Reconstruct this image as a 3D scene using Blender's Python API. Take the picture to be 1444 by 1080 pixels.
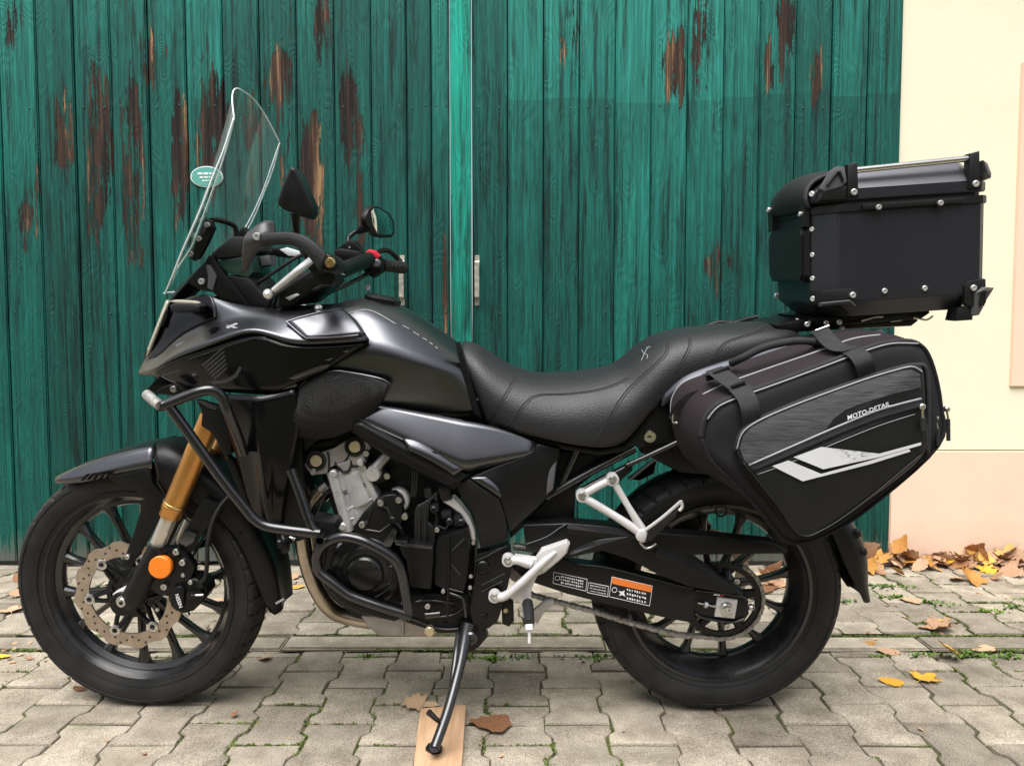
import bpy, bmesh, math, random
from math import radians, sin, cos, pi, tan
from mathutils import Vector, Matrix
from mathutils.bvhtree import BVHTree
random.seed(7)
for o in list(bpy.data.objects): bpy.data.objects.remove(o)
S = bpy.context.scene
COL = S.collection

# ---------------------------------------------------------------- camera
FPX, CAMZ, PITCH = 1083.0, 0.947, radians(3.2)
cd = bpy.data.cameras.new('camera'); cam = bpy.data.objects.new('camera', cd); COL.objects.link(cam)
cd.sensor_width = 36; cd.lens = 36 * FPX / 1444; cd.clip_start = 0.05; cd.clip_end = 500
cam.location = (0, 0, CAMZ); cam.rotation_euler = (pi / 2 - PITCH, 0, 0)
S.camera = cam

# ---------------------------------------------------------------- sky and sun (bright overcast day)
SUN_EL, SUN_AZ = radians(66), radians(200)          # azimuth clockwise from +Y
w = bpy.data.worlds.new('World'); S.world = w; w.use_nodes = True
nt = w.node_tree; bg = nt.nodes['Background']
sky = nt.nodes.new('ShaderNodeTexSky'); sky.sky_type = 'NISHITA'; sky.sun_disc = False
sky.sun_elevation = SUN_EL; sky.sun_rotation = SUN_AZ
sky.air_density = 1.0; sky.dust_density = 3.0; sky.ozone_density = 1.0
hs = nt.nodes.new('ShaderNodeHueSaturation'); hs.inputs['Saturation'].default_value = 0.30
nt.links.new(sky.outputs[0], hs.inputs['Color']); nt.links.new(hs.outputs[0], bg.inputs[0])
bg.inputs[1].default_value = 0.06
sd = bpy.data.lights.new('sun', 'SUN'); sd.energy = 1.5; sd.angle = radians(50); sd.color = (1, .985, .96)
so = bpy.data.objects.new('sun', sd); COL.objects.link(so)
sdir = Vector((sin(SUN_AZ) * cos(SUN_EL), cos(SUN_AZ) * cos(SUN_EL), sin(SUN_EL)))
so.rotation_euler = sdir.to_track_quat('Z', 'Y').to_euler(); so.location = sdir * 30
S.view_settings.view_transform = 'Standard'; S.view_settings.look = 'None'
S.view_settings.gamma = 1; S.view_settings.use_curve_mapping = False
S.view_settings.exposure = 1.78
S.render.engine = 'CYCLES'

# ---------------------------------------------------------------- geometry of the place
D0, LEAN, DOOR_Y = 1.985, radians(5), 3.20
BIKE_M = Matrix.Translation((0, D0, 0)) @ Matrix.Rotation(LEAN, 4, 'X')
BIKE_I = BIKE_M.inverted()
CAM = Vector((0, 0, CAMZ))
def ray(px, py):
    dx, dz = (px - 722) / FPX, -(py - 540) / FPX
    return Vector((dx, cos(PITCH) + dz * sin(PITCH), -sin(PITCH) + dz * cos(PITCH)))
_o = BIKE_I @ CAM; _r3 = BIKE_I.to_3x3()
def P(px, py, yl=0.0):
    "point of the bike frame at lateral offset yl (minus = the bike's left side) seen at a pixel"
    d = _r3 @ ray(px, py)
    return _o + d * ((yl - _o.y) / d.y)
def G(px, py, z=0.0):
    d = ray(px, py); return CAM + d * ((z - CAMZ) / d.z)
def Wl(px, py, y):
    d = ray(px, py); return CAM + d * (y / d.y)

# ---------------------------------------------------------------- materials
MATS = {}
def newmat(name):
    m = bpy.data.materials.new(name); m.use_nodes = True
    MATS[name] = m
    return m, m.node_tree.nodes, m.node_tree.links, m.node_tree.nodes['Principled BSDF']
def pbr(name, col, rough=.5, metal=0., spec=.5, bump=0., bscale=300., var=0., rvar=0., vscale=18., coat=0., stretch=None):
    m, n, l, b = newmat(name)
    b.inputs['Base Color'].default_value = (*col, 1); b.inputs['Roughness'].default_value = rough
    b.inputs['Metallic'].default_value = metal; b.inputs['Specular IOR Level'].default_value = spec
    b.inputs['Coat Weight'].default_value = coat; b.inputs['Coat Roughness'].default_value = .12
    tc = n.new('ShaderNodeTexCoord'); src = tc.outputs['Object']
    if stretch:
        mp = n.new('ShaderNodeMapping'); mp.inputs['Scale'].default_value = stretch
        l.new(src, mp.inputs[0]); src = mp.outputs[0]
    if var or rvar:
        t = n.new('ShaderNodeTexNoise'); t.inputs['Scale'].default_value = vscale; t.inputs['Detail'].default_value = 6
        l.new(src, t.inputs['Vector'])
        if var:
            mr = n.new('ShaderNodeMapRange'); mr.inputs[1].default_value = .3; mr.inputs[2].default_value = .7
            mr.inputs[3].default_value = 1 - var; mr.inputs[4].default_value = 1 + var
            mx = n.new('ShaderNodeVectorMath'); mx.operation = 'SCALE'; mx.inputs[0].default_value = col
            l.new(t.outputs[0], mr.inputs[0]); l.new(mr.outputs[0], mx.inputs['Scale']); l.new(mx.outputs[0], b.inputs['Base Color'])
        if rvar:
            mr = n.new('ShaderNodeMapRange'); mr.inputs[1].default_value = .3; mr.inputs[2].default_value = .7
            mr.inputs[3].default_value = max(.02, rough - rvar); mr.inputs[4].default_value = rough + rvar
            l.new(t.outputs[0], mr.inputs[0]); l.new(mr.outputs[0], b.inputs['Roughness'])
    if bump:
        t2 = n.new('ShaderNodeTexNoise'); t2.inputs['Scale'].default_value = bscale; t2.inputs['Detail'].default_value = 4
        l.new(src, t2.inputs['Vector'])
        bp = n.new('ShaderNodeBump'); bp.inputs['Strength'].default_value = bump; bp.inputs['Distance'].default_value = .002
        l.new(t2.outputs[0], bp.inputs['Height']); l.new(bp.outputs[0], b.inputs['Normal'])
    return m
pbr('paint_satin', (.118, .120, .130), .31, 1., .5, bump=.02, bscale=1500, rvar=.03, vscale=8)
pbr('paint_gloss', (.003, .003, .0035), .18, 0, .28, rvar=.04, vscale=10)
pbr('plastic_black', (.0048, .0048, .0052), .38, 0, .26, bump=.12, bscale=1600, rvar=.06, vscale=30)
pbr('plastic_rough', (.010, .010, .011), .55, 0, .35, bump=.55, bscale=420, rvar=.05)
pbr('metal_black', (.0045, .0045, .005), .32, 0, .32, bump=.06, bscale=900, rvar=.08, vscale=25)
pbr('engine_black', (.005, .005, .005), .40, 0, .28, bump=.2, bscale=700, var=.2, rvar=.08)
pbr('cover_black', (.006, .006, .0065), .28, 0, .55, bump=.12, bscale=900, rvar=.06)
pbr('cable', (.010, .010, .011), .33, 0, .55)
pbr('tube_black', (.008, .008, .009), .22, 0, .8, rvar=.06, vscale=20)
pbr('paint_reflection_dark', (.030, .030, .033), .24, 1., .5, rvar=.03, vscale=10)  # darker copy of the satin paint, a dark reflection put into the colour
pbr('bar_scuffed', (.33, .32, .30), .42, .5, .5, bump=.4, bscale=200, var=.35, vscale=70)
pbr('rim_black', (.008, .008, .0095), .27, 0, .75, bump=.05, bscale=800, rvar=.07, vscale=14, var=.25)
pbr('rubber', (.013, .0128, .0125), .60, 0, .32, bump=.3, bscale=260, var=.5, rvar=.12, vscale=14)
pbr('vinyl', (.013, .013, .0145), .44, 0, .42, bump=.55, bscale=330, rvar=.05, vscale=12)
pbr('vinyl_dark', (.018, .018, .019), .5, 0, .5, bump=.35, bscale=650, rvar=.05)
pbr('thread', (.006, .006, .006), .8)
pbr('thread_light', (.35, .35, .36), .7)
pbr('gold', (.60, .29, .085), .34, .85, .5, rvar=.05, vscale=20)
pbr('gold_bolt', (.72, .55, .25), .32, 1., .5, rvar=.06, vscale=60)
pbr('brass_cap', (.66, .56, .38), .35, .8, .5, bump=.2, bscale=300)
pbr('steel', (.62, .61, .60), .30, 1., .5, rvar=.08, vscale=40)
pbr('chrome', (.72, .70, .66), .16, 1., .5, rvar=.06, vscale=30)
pbr('fork_tube', (.62, .57, .50), .33, .7, .5, rvar=.05)
pbr('aluminium_cast', (.58, .57, .565), .33, .5, .5, bump=.35, bscale=420, var=.12, rvar=.08, vscale=26)
pbr('aluminium_dull', (.36, .34, .33), .42, .5, .5, bump=.35, bscale=380, var=.15, rvar=.06, vscale=26)
pbr('bracket_silver', (.60, .585, .58), .42, .25, .5, bump=.1, bscale=700, var=.06, rvar=.05)
pbr('disc_steel', (.44, .36, .29), .38, .85, .5, var=.18, rvar=.08, vscale=40)
pbr('hole_dark', (.03, .025, .02), .7)
pbr('exhaust', (.42, .36, .29), .24, 1., .5, var=.3, rvar=.08, vscale=12)
pbr('orange', (.90, .22, .01), .22, 0, .6, bump=.5, bscale=900)
pbr('red_plastic', (.62, .02, .04), .35)
pbr('white_plastic', (.72, .72, .72), .4)
pbr('sticker_white', (.75, .75, .75), .45)
pbr('sticker_orange', (.80, .20, .03), .45)
pbr('reflective', (.62, .62, .63), .6, 0)
pbr('chain_steel', (.26, .245, .225), .42, .6, .5, var=.4, rvar=.1, vscale=120)
pbr('fabric', (.011, .010, .0115), .85, 0, .3, bump=.5, bscale=1300, var=.15, vscale=12)
pbr('fabric_red', (.018, .0125, .0145), .82, 0, .3, bump=.5, bscale=1300, var=.15, vscale=10)
pbr('fabric_leather', (.007, .007, .0075), .45, 0, .4, bump=.18, bscale=700, rvar=.05)
pbr('piping', (.26, .26, .275), .5, .1)
pbr('webbing', (.024, .0245, .026), .75, 0, .3, bump=.5, bscale=900, var=.2, vscale=60)
pbr('case_black', (.050, .052, .062), .38, .75, .5, bump=.10, bscale=1500, rvar=.03, vscale=6)
pbr('case_dark', (.007, .007, .0075), .43, 0, .38, bump=.15, bscale=900)
pbr('case_lid', (.115, .117, .126), .36, .9, .5, bump=.08, bscale=1500)  # brighter copy of the case metal, sky sheen on the lid facet painted in
pbr('guard_grey', (.045, .045, .048), .42, .2, .5, bump=.1, bscale=900)
pbr('case_grey', (.085, .085, .092), .45, 0, .5, bump=.1, bscale=900)
pbr('rivet', (.80, .79, .77), .30, .7)
pbr('headlight', (.50, .47, .38), .12, .1, .6)
pbr('mirror_glass', (.55, .62, .62), .03, 1.)
pbr('dash_glass', (.02, .05, .04), .06, 0, .6)
# ribbed grey cloth of the bag pocket
m, n, l, b = newmat('fabric_ribbed')
b.inputs['Roughness'].default_value = .7
tc = n.new('ShaderNodeTexCoord')
mp = n.new('ShaderNodeMapping'); mp.inputs['Scale'].default_value = (30, 30, 900)
l.new(tc.outputs['Object'], mp.inputs[0])
t = n.new('ShaderNodeTexNoise'); t.inputs['Scale'].default_value = 1; t.inputs['Detail'].default_value = 3; l.new(mp.outputs[0], t.inputs[0])
r = n.new('ShaderNodeValToRGB'); r.color_ramp.elements[0].position = .32; r.color_ramp.elements[1].position = .7
r.color_ramp.elements[0].color = (.016, .016, .018, 1); r.color_ramp.elements[1].color = (.075, .073, .079, 1)
l.new(t.outputs[0], r.inputs[0]); l.new(r.outputs[0], b.inputs['Base Color'])
bp = n.new('ShaderNodeBump'); bp.inputs['Strength'].default_value = .4; bp.inputs['Distance'].default_value = .002
l.new(t.outputs[0], bp.inputs['Height']); l.new(bp.outputs[0], b.inputs['Normal'])
# plastic with a dimpled texture (knee pad, frame cover)
m, n, l, b = newmat('plastic_dimpled')
b.inputs['Base Color'].default_value = (.006, .0058, .006, 1); b.inputs['Roughness'].default_value = .42; b.inputs['Specular IOR Level'].default_value = .34
tc = n.new('ShaderNodeTexCoord'); mp = n.new('ShaderNodeMapping'); mp.inputs['Scale'].default_value = (260, 260, 420)
l.new(tc.outputs['Object'], mp.inputs[0])
v = n.new('ShaderNodeTexVoronoi'); v.inputs['Scale'].default_value = 1; v.inputs['Randomness'].default_value = .35; l.new(mp.outputs[0], v.inputs[0])
bp = n.new('ShaderNodeBump'); bp.inputs['Strength'].default_value = .7; bp.inputs['Distance'].default_value = .003
l.new(v.outputs[0], bp.inputs['Height']); l.new(bp.outputs[0], b.inputs['Normal'])
# clear acrylic windscreen: a thin sheet with painted-in white haze
m, n, l, b = newmat('acrylic')
n.remove(b); out = n['Material Output']
tr = n.new('ShaderNodeBsdfTransparent'); tr.inputs[0].default_value = (.88, .925, .93, 1)
gl = n.new('ShaderNodeBsdfGlossy'); gl.inputs['Roughness'].default_value = .04
lw = n.new('ShaderNodeFresnel'); lw.inputs[0].default_value = 1.22
mx = n.new('ShaderNodeMixShader')
mi = n.new('ShaderNodeMath'); mi.operation = 'MINIMUM'; mi.inputs[1].default_value = .20; l.new(lw.outputs[0], mi.inputs[0]); df = n.new('ShaderNodeBsdfDiffuse'); df.inputs[0].default_value = (.8, .85, .85, 1); m0 = n.new('ShaderNodeMixShader'); m0.inputs[0].default_value = .10; l.new(tr.outputs[0], m0.inputs[1]); l.new(df.outputs[0], m0.inputs[2]); l.new(mi.outputs[0], mx.inputs[0]); l.new(m0.outputs[0], mx.inputs[1]); l.new(gl.outputs[0], mx.inputs[2]); l.new(mx.outputs[0], out.inputs[0])
m, n, l, b = newmat('acrylic_fold_flare')  # folded screen edge with streaks of glassy flare painted in
n.remove(b); out = n['Material Output']
tr = n.new('ShaderNodeBsdfTransparent'); tr.inputs[0].default_value = (.95, .97, .97, 1)
gl = n.new('ShaderNodeBsdfGlossy'); gl.inputs['Roughness'].default_value = .12; gl.inputs[0].default_value = (.9, .95, .95, 1)
tc = n.new('ShaderNodeTexCoord'); mp = n.new('ShaderNodeMapping'); mp.inputs['Scale'].default_value = (220, 220, 9); mp.inputs['Rotation'].default_value = (0, radians(-24), 0); l.new(tc.outputs['Object'], mp.inputs[0])
t = n.new('ShaderNodeTexNoise'); t.inputs['Scale'].default_value = 1; t.inputs['Detail'].default_value = 3; l.new(mp.outputs[0], t.inputs[0])
mr = n.new('ShaderNodeMapRange'); mr.inputs[1].default_value = .42; mr.inputs[2].default_value = .68; mr.inputs[3].default_value = .12; mr.inputs[4].default_value = .75; l.new(t.outputs[0], mr.inputs[0])
mx = n.new('ShaderNodeMixShader'); l.new(mr.outputs[0], mx.inputs[0]); l.new(tr.outputs[0], mx.inputs[1]); l.new(gl.outputs[0], mx.inputs[2]); l.new(mx.outputs[0], out.inputs[0])
pbr('acrylic_edge', (.74, .84, .84), .18, 0, .8)

# ---------------------------------------------------------------- mesh helpers
CTX = {'root': None, 'off': Vector((0, 0, 0))}
def mk(name, verts, faces, mat, parent='ctx', sharp=40, smooth=True):
    me = bpy.data.meshes.new(name)
    off = CTX['off'] if parent is not None else Vector((0, 0, 0))
    me.from_pydata([Vector(v) - off for v in verts], [], faces)
    return fin(name, me, mat, parent, sharp, smooth)
def fin(name, me, mat, parent='ctx', sharp=40, smooth=True):
    if parent == 'ctx': parent = CTX['root']
    if smooth:
        me.polygons.foreach_set('use_smooth', [True] * len(me.polygons))
        if sharp: me.set_sharp_from_angle(angle=radians(sharp))
    for k in (mat if isinstance(mat, (list, tuple)) else [mat]): me.materials.append(MATS[k])
    o = bpy.data.objects.new(name, me); COL.objects.link(o)
    if parent is not None: o.parent = parent
    return o
def from_bm(name, bm, mat, parent='ctx', sharp=40):
    off = CTX['off'] if parent is not None else Vector((0, 0, 0))
    for v in bm.verts: v.co -= off
    me = bpy.data.meshes.new(name); bm.to_mesh(me); bm.free()
    return fin(name, me, mat, parent, sharp)
def tag(o, label, cat, group=None, kind=None):
    if label: o['label'] = label
    if cat: o['category'] = cat
    if group: o['group'] = group
    if kind: o['kind'] = kind
    return o
def empty(name, mat):
    o = bpy.data.objects.new(name, None); COL.objects.link(o); o.matrix_world = mat; o.empty_display_size = .1
    return o
def V3(p, y=None):
    if isinstance(p, Vector): return p
    return P(p[0], p[1], p[2] if len(p) > 2 else y)
def add_prism(bm, front, t, bev=0.003, seg=2):
    f = [bm.verts.new(v) for v in front]
    k = [bm.verts.new(v + (t if isinstance(t, Vector) else Vector((0, t, 0)))) for v in front]
    ff = bm.faces.new(f); bm.faces.new(list(reversed(k)))
    n = len(f)
    for i in range(n): bm.faces.new([f[i], k[i], k[(i + 1) % n], f[(i + 1) % n]])
    return ff
def PR(name, pts, y, t, mat, parent='ctx', bev=.003, seg=2, sharp=35):
    "a plate: outline in pixels at lateral y (or each point with its own), thickness t away from the near face"
    bm = bmesh.new()
    ff = add_prism(bm, [V3(p, y) for p in pts], t)
    bmesh.ops.recalc_face_normals(bm, faces=bm.faces)
    if bev:
        bmesh.ops.bevel(bm, geom=list(ff.edges) + list(ff.verts), offset=bev, segments=seg, affect='EDGES', profile=.5, clamp_overlap=True)
    bmesh.ops.triangulate(bm, faces=[f for f in bm.faces if len(f.verts) > 4])
    return from_bm(name, bm, mat, parent, sharp)
def crom(pts, per=6):
    if len(pts) < 3: return pts
    out = []; n = len(pts)
    for i in range(n - 1):
        a, b, c, d = pts[max(i - 1, 0)], pts[i], pts[i + 1], pts[min(i + 2, n - 1)]
        for k in range(per):
            t = k / per
            out.append(.5 * ((2 * b) + (c - a) * t + (2 * a - 5 * b + 4 * c - d) * t * t + (3 * b - a - 3 * c + d) * t ** 3))
    out.append(pts[-1]); return out
def tube_data(pts, r, seg=12, closed=False):
    vs, fs = [], []; n = len(pts)
    up = Vector((0, 1, 0)); prev = None
    for i, p in enumerate(pts):
        if closed: d = pts[(i + 1) % n] - pts[i - 1]
        else: d = pts[min(i + 1, n - 1)] - pts[max(i - 1, 0)]
        if d.length < 1e-9: d = Vector((0, 0, 1))
        d.normalize()
        if prev is None:
            a = d.cross(up)
            if a.length < .1: a = d.cross(Vector((0, 0, 1)))
        else: a = prev - d * prev.dot(d)
        a.normalize(); prev = a; c = d.cross(a)
        rr = r[i] if isinstance(r, list) else r
        for k in range(seg):
            q = 2 * pi * k / seg; vs.append(p + (a * cos(q) + c * sin(q)) * rr)
    m = n if closed else n - 1
    for i in range(m):
        for k in range(seg):
            j = (i + 1) % n
            fs.append((i * seg + k, i * seg + (k + 1) % seg, j * seg + (k + 1) % seg, j * seg + k))
    if not closed:
        fs.append(tuple(range(seg - 1, -1, -1))); fs.append(tuple((n - 1) * seg + k for k in range(seg)))
    return vs, fs
def TB(name, pts, r, mat, parent='ctx', per=6, seg=12, closed=False, smooth=True):
    q = [V3(p) for p in pts]
    if smooth and not closed:
        rr = r
        q2 = crom(q, per)
        if isinstance(r, list):
            rr = []
            for i in range(len(q2)):
                f = i / per; a = min(int(f), len(r) - 2); rr.append(r[a] + (r[a + 1] - r[a]) * (f - a) if len(q) > 2 else r[min(i, len(r) - 1)])
        q, r = q2, rr
    vs, fs = tube_data(q, r, seg, closed)
    return mk(name, vs, fs, mat, parent, 50)
def lathe_data(c, prof, axis=Vector((0, -1, 0)), seg=24, close=False):
    axis = axis.normalized(); a = axis.cross(Vector((0, 0, 1)))
    if a.length < .05: a = axis.cross(Vector((1, 0, 0)))
    a.normalize(); b = axis.cross(a); vs, fs = [], []
    for (r, h) in prof:
        for k in range(seg):
            q = 2 * pi * k / seg; vs.append(c + axis * h + (a * cos(q) + b * sin(q)) * r)
    m = len(prof)
    for i in range(m if close else m - 1):
        for k in range(seg):
            j = (i + 1) % m
            fs.append((i * seg + k, i * seg + (k + 1) % seg, j * seg + (k + 1) % seg, j * seg + k))
    return vs, fs
def LT(name, c, prof, mat, parent='ctx', axis=Vector((0, -1, 0)), seg=24, close=False, sharp=35):
    vs, fs = lathe_data(V3(c), prof, axis, seg, close)
    return mk(name, vs, fs, mat, parent, sharp)
def BOLT(c, r, mat='steel', parent='ctx', h=None, name='bolt', axis=Vector((0, -1, 0))):
    h = h or r * .7
    return LT(name, c, [(r, -h), (r, h * .7), (r * .85, h), (r * .45, h), (r * .42, h * .2), (0, h * .2)], mat, parent, axis, 14)
def GR(name, rows, mat, parent='ctx', sub=2, flat=False, thick=.004, crease=(), mirror=False, sym=False, sharp=None, ends=()):
    "a surface through a grid of pixels; sym: rows run up to the centre line and are mirrored across it"
    R_ = [[V3(p) for p in row] for row in rows]
    if sym: R_ = [row + [Vector((p.x, -p.y, p.z)) for p in reversed(row[:-1])] for row in R_]
    def build(RR):
        n, m = len(RR), len(RR[0])
        vs = [p for row in RR for p in row]
        fs = [(i * m + j, i * m + j + 1, (i + 1) * m + j + 1, (i + 1) * m + j) for i in range(n - 1) for j in range(m - 1)]
        o = mk(name, vs, fs, mat, parent, 0, smooth=not flat)
        bm = bmesh.new(); bm.from_mesh(o.data)
        cl = bm.edges.layers.float.get('crease_edge') or bm.edges.layers.float.new('crease_edge')
        bm.verts.ensure_lookup_table()
        for e in bm.edges:
            a, b_ = e.verts[0].index, e.verts[1].index
            ra, rb, ca, cb = a // m, b_ // m, a % m, b_ % m
            for c in crease:
                kind, i, val = c
                if kind == 'r' and ra == rb == i: e[cl] = val
                if kind == 'c' and ca == cb and (ca == i or (sym and ca == m - 1 - i)): e[cl] = val
        bm.to_mesh(o.data); bm.free()
        if sub:
            s = o.modifiers.new('sub', 'SUBSURF'); s.levels = s.render_levels = sub; s.boundary_smooth = 'PRESERVE_CORNERS'
        if thick:
            t = o.modifiers.new('solid', 'SOLIDIFY'); t.thickness = thick; t.offset = -1
        return o
    # make normals point outward (towards -y on the near side)
    a, b, c = R_[0][0], R_[0][1], R_[1][0]
    o = build(R_)
    if mirror: build([[Vector((p.x, -p.y, p.z)) for p in reversed(row)] for row in R_])
    return o
def bvh(o):
    bpy.context.view_layer.update()
    return BVHTree.FromObject(o, bpy.context.evaluated_depsgraph_get())
def hit(tree, px, py, lift=.001, off=None):
    "point where the line of sight through a pixel meets a finished part"
    d = (_r3 @ ray(px, py)).normalized()
    off = off if off is not None else CTX['off']
    loc, nor, idx, dist = tree.ray_cast(_o - off, d)
    if loc is None: return None, None
    if nor.dot(d) > 0: nor = -nor
    return loc + off - d * lift, nor
def SEAM(name, tree, pts, r, mat, parent='ctx', per=5, lift=.0, seg=6):
    q = crom([Vector((a, b, 0)) for a, b in pts], per); out = []
    for v in q:
        h, _ = hit(tree, v.x, v.y, lift)
        if h is not None: out.append(h)
    if len(out) < 2: return None
    vs, fs = tube_data(out, r, seg); return mk(name, vs, fs, mat, parent, 0)
def DECAL(name, tree, poly, mat, parent='ctx', lift=.0012, t=.0015):
    "thin print or patch that follows a surface: outline in pixels"
    bm = bmesh.new(); f = bm.faces.new([bm.verts.new((a, b, 0)) for a, b in poly])
    bmesh.ops.triangulate(bm, faces=[f])
    for _ in range(7):
        ed = [e for e in bm.edges if e.calc_length() > 7]
        if not ed: break
        bmesh.ops.subdivide_edges(bm, edges=ed, cuts=1); bmesh.ops.triangulate(bm, faces=[f for f in bm.faces if len(f.verts) > 3])
    bad = []
    for v in bm.verts:
        h, nn = hit(tree, v.co.x, v.co.y, lift)
        if h is None: bad.append(v)
        else: v.co = h
    bmesh.ops.delete(bm, geom=bad, context='VERTS')
    if not bm.faces: bm.free(); return None
    o = from_bm(name, bm, mat, parent, 0); o.data.polygons.foreach_set('use_smooth', [False] * len(o.data.polygons)); return o
def text_mesh(s, shear=0.):
    cu = bpy.data.curves.new('txt', 'FONT'); cu.body = s; cu.resolution_u = 2; cu.shear = shear; cu.offset = .018
    o = bpy.data.objects.new('txt', cu); COL.objects.link(o); bpy.context.view_layer.update()
    me = o.evaluated_get(bpy.context.evaluated_depsgraph_get()).to_mesh()
    vs = [v.co.copy() for v in me.vertices]; fs = [tuple(p.vertices) for p in me.polygons]
    bpy.data.objects.remove(o); bpy.data.curves.remove(cu)
    x0, x1 = min(v.x for v in vs), max(v.x for v in vs); y0, y1 = min(v.y for v in vs), max(v.y for v in vs)
    return [((v.x - x0) / (x1 - x0), (v.y - y0) / (y1 - y0)) for v in vs], fs
def TEXT(name, s, tree, p0, p1, h, mat, parent='ctx', lift=.001, shear=0.):
    "flat lettering laid on a surface: baseline pixel p0 to p1, capital height h pixels"
    uv, fs = text_mesh(s, shear); a, b = Vector(p0), Vector(p1); ex = b - a; ey = Vector((ex.y, -ex.x)).normalized() * h
    vs = []
    for u, v in uv:
        q = a + ex * u + ey * v
        if callable(tree): k = tree(q.x, q.y)
        else: k, _ = hit(tree, q.x, q.y, lift)
        if k is None: return None
        vs.append(k)
    return mk(name, vs, fs, mat, parent, 0, smooth=False)
# ================================================================ the place: ground, paving, wall, doors
def node(n, t, **kw):
    q = n.new(t)
    for k, v in kw.items(): setattr(q, k, v)
    return q
# --- joints / soil
m, n, l, b = newmat('joint_soil')
b.inputs['Roughness'].default_value = .95
tc = n.new('ShaderNodeTexCoord')
t1 = n.new('ShaderNodeTexNoise'); t1.inputs['Scale'].default_value = 5; t1.inputs['Detail'].default_value = 8; l.new(tc.outputs['Object'], t1.inputs[0])
t2 = n.new('ShaderNodeTexNoise'); t2.inputs['Scale'].default_value = 140; t2.inputs['Detail'].default_value = 6; l.new(tc.outputs['Object'], t2.inputs[0])
r1 = n.new('ShaderNodeValToRGB'); e = r1.color_ramp.elements
e[0].position = .46; e[0].color = (.095, .074, .052, 1); e[1].position = .56; e[1].color = (.075, .095, .017, 1)
l.new(t1.outputs[0], r1.inputs[0])
r2 = n.new('ShaderNodeMapRange'); r2.inputs[1].default_value = .3; r2.inputs[2].default_value = .7; r2.inputs[3].default_value = .45; r2.inputs[4].default_value = 1.5
l.new(t2.outputs[0], r2.inputs[0])
mu = node(n, 'ShaderNodeVectorMath', operation='SCALE'); l.new(r1.outputs[0], mu.inputs[0]); l.new(r2.outputs[0], mu.inputs['Scale']); l.new(mu.outputs[0], b.inputs['Base Color'])
bp = n.new('ShaderNodeBump'); bp.inputs['Strength'].default_value = 1; bp.inputs['Distance'].default_value = .01; l.new(t2.outputs[0], bp.inputs['Height']); l.new(bp.outputs[0], b.inputs['Normal'])
# --- concrete paver
m, n, l, b = newmat('concrete_paver')
b.inputs['Roughness'].default_value = .9; b.inputs['Specular IOR Level'].default_value = .3
tc = n.new('ShaderNodeTexCoord'); oi = n.new('ShaderNodeObjectInfo'); geo = n.new('ShaderNodeNewGeometry')
def nz(scale, det=6, src=None, rough=.6):
    t = n.new('ShaderNodeTexNoise'); t.inputs['Scale'].default_value = scale; t.inputs['Detail'].default_value = det; t.inputs['Roughness'].default_value = rough
    l.new(src or geo.outputs['Position'], t.inputs['Vector']); return t
big, mid, fine = nz(1.6, 5), nz(11, 8), nz(330, 3, rough=.7)
r1 = n.new('ShaderNodeValToRGB'); e = r1.color_ramp.elements
e[0].position = .30; e[0].color = (.200, .168, .128, 1); e[1].position = .72; e[1].color = (.385, .338, .268, 1)
l.new(mid.outputs[0], r1.inputs[0])
def mapr(src, a, b_, c, d):
    q = n.new('ShaderNodeMapRange'); q.inputs[1].default_value = a; q.inputs[2].default_value = b_; q.inputs[3].default_value = c; q.inputs[4].default_value = d
    l.new(src, q.inputs[0]); return q.outputs[0]
def mul(a, b_):
    q = node(n, 'ShaderNodeMath', operation='MULTIPLY'); l.new(a, q.inputs[0]); l.new(b_, q.inputs[1]); return q.outputs[0]
f = mul(mul(mapr(big.outputs[0], .3, .7, .82, 1.14), mapr(oi.outputs['Random'], 0, 1, .74, 1.18)), mapr(fine.outputs[0], .32, .68, .42, 1.6))
vo = n.new('ShaderNodeTexVoronoi'); vo.inputs['Scale'].default_value = 210; l.new(geo.outputs['Position'], vo.inputs['Vector'])
f = mul(f, mapr(vo.outputs['Distance'], .0, .30, .55, 1.10))
mu = node(n, 'ShaderNodeVectorMath', operation='SCALE'); l.new(r1.outputs[0], mu.inputs[0]); l.new(f, mu.inputs['Scale'])
# mossy, darker film in places
ms = nz(3.3, 9, rough=.72); msk = mapr(ms.outputs[0], .56, .72, 0, .55)
mxc = node(n, 'ShaderNodeMix', data_type='RGBA'); l.new(msk, mxc.inputs['Factor']); l.new(mu.outputs[0], mxc.inputs['A']); mxc.inputs['B'].default_value = (.105, .105, .055, 1)
l.new(mxc.outputs['Result'], b.inputs['Base Color'])
ad = node(n, 'ShaderNodeMath', operation='ADD'); l.new(fine.outputs[0], ad.inputs[0]); l.new(mid.outputs[0], ad.inputs[1])
bp = n.new('ShaderNodeBump'); bp.inputs['Strength'].default_value = .55; bp.inputs['Distance'].default_value = .004
l.new(ad.outputs[0], bp.inputs['Height']); l.new(bp.outputs[0], b.inputs['Normal'])
# --- ground sheet to the horizon
vs = [(-250, -250, -.02), (250, -250, -.02), (250, 250, -.02), (-250, 250, -.02)]
ground = tag(mk('ground', vs, [(0, 1, 2, 3)], 'joint_soil', None), None, None, kind='structure')
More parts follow.
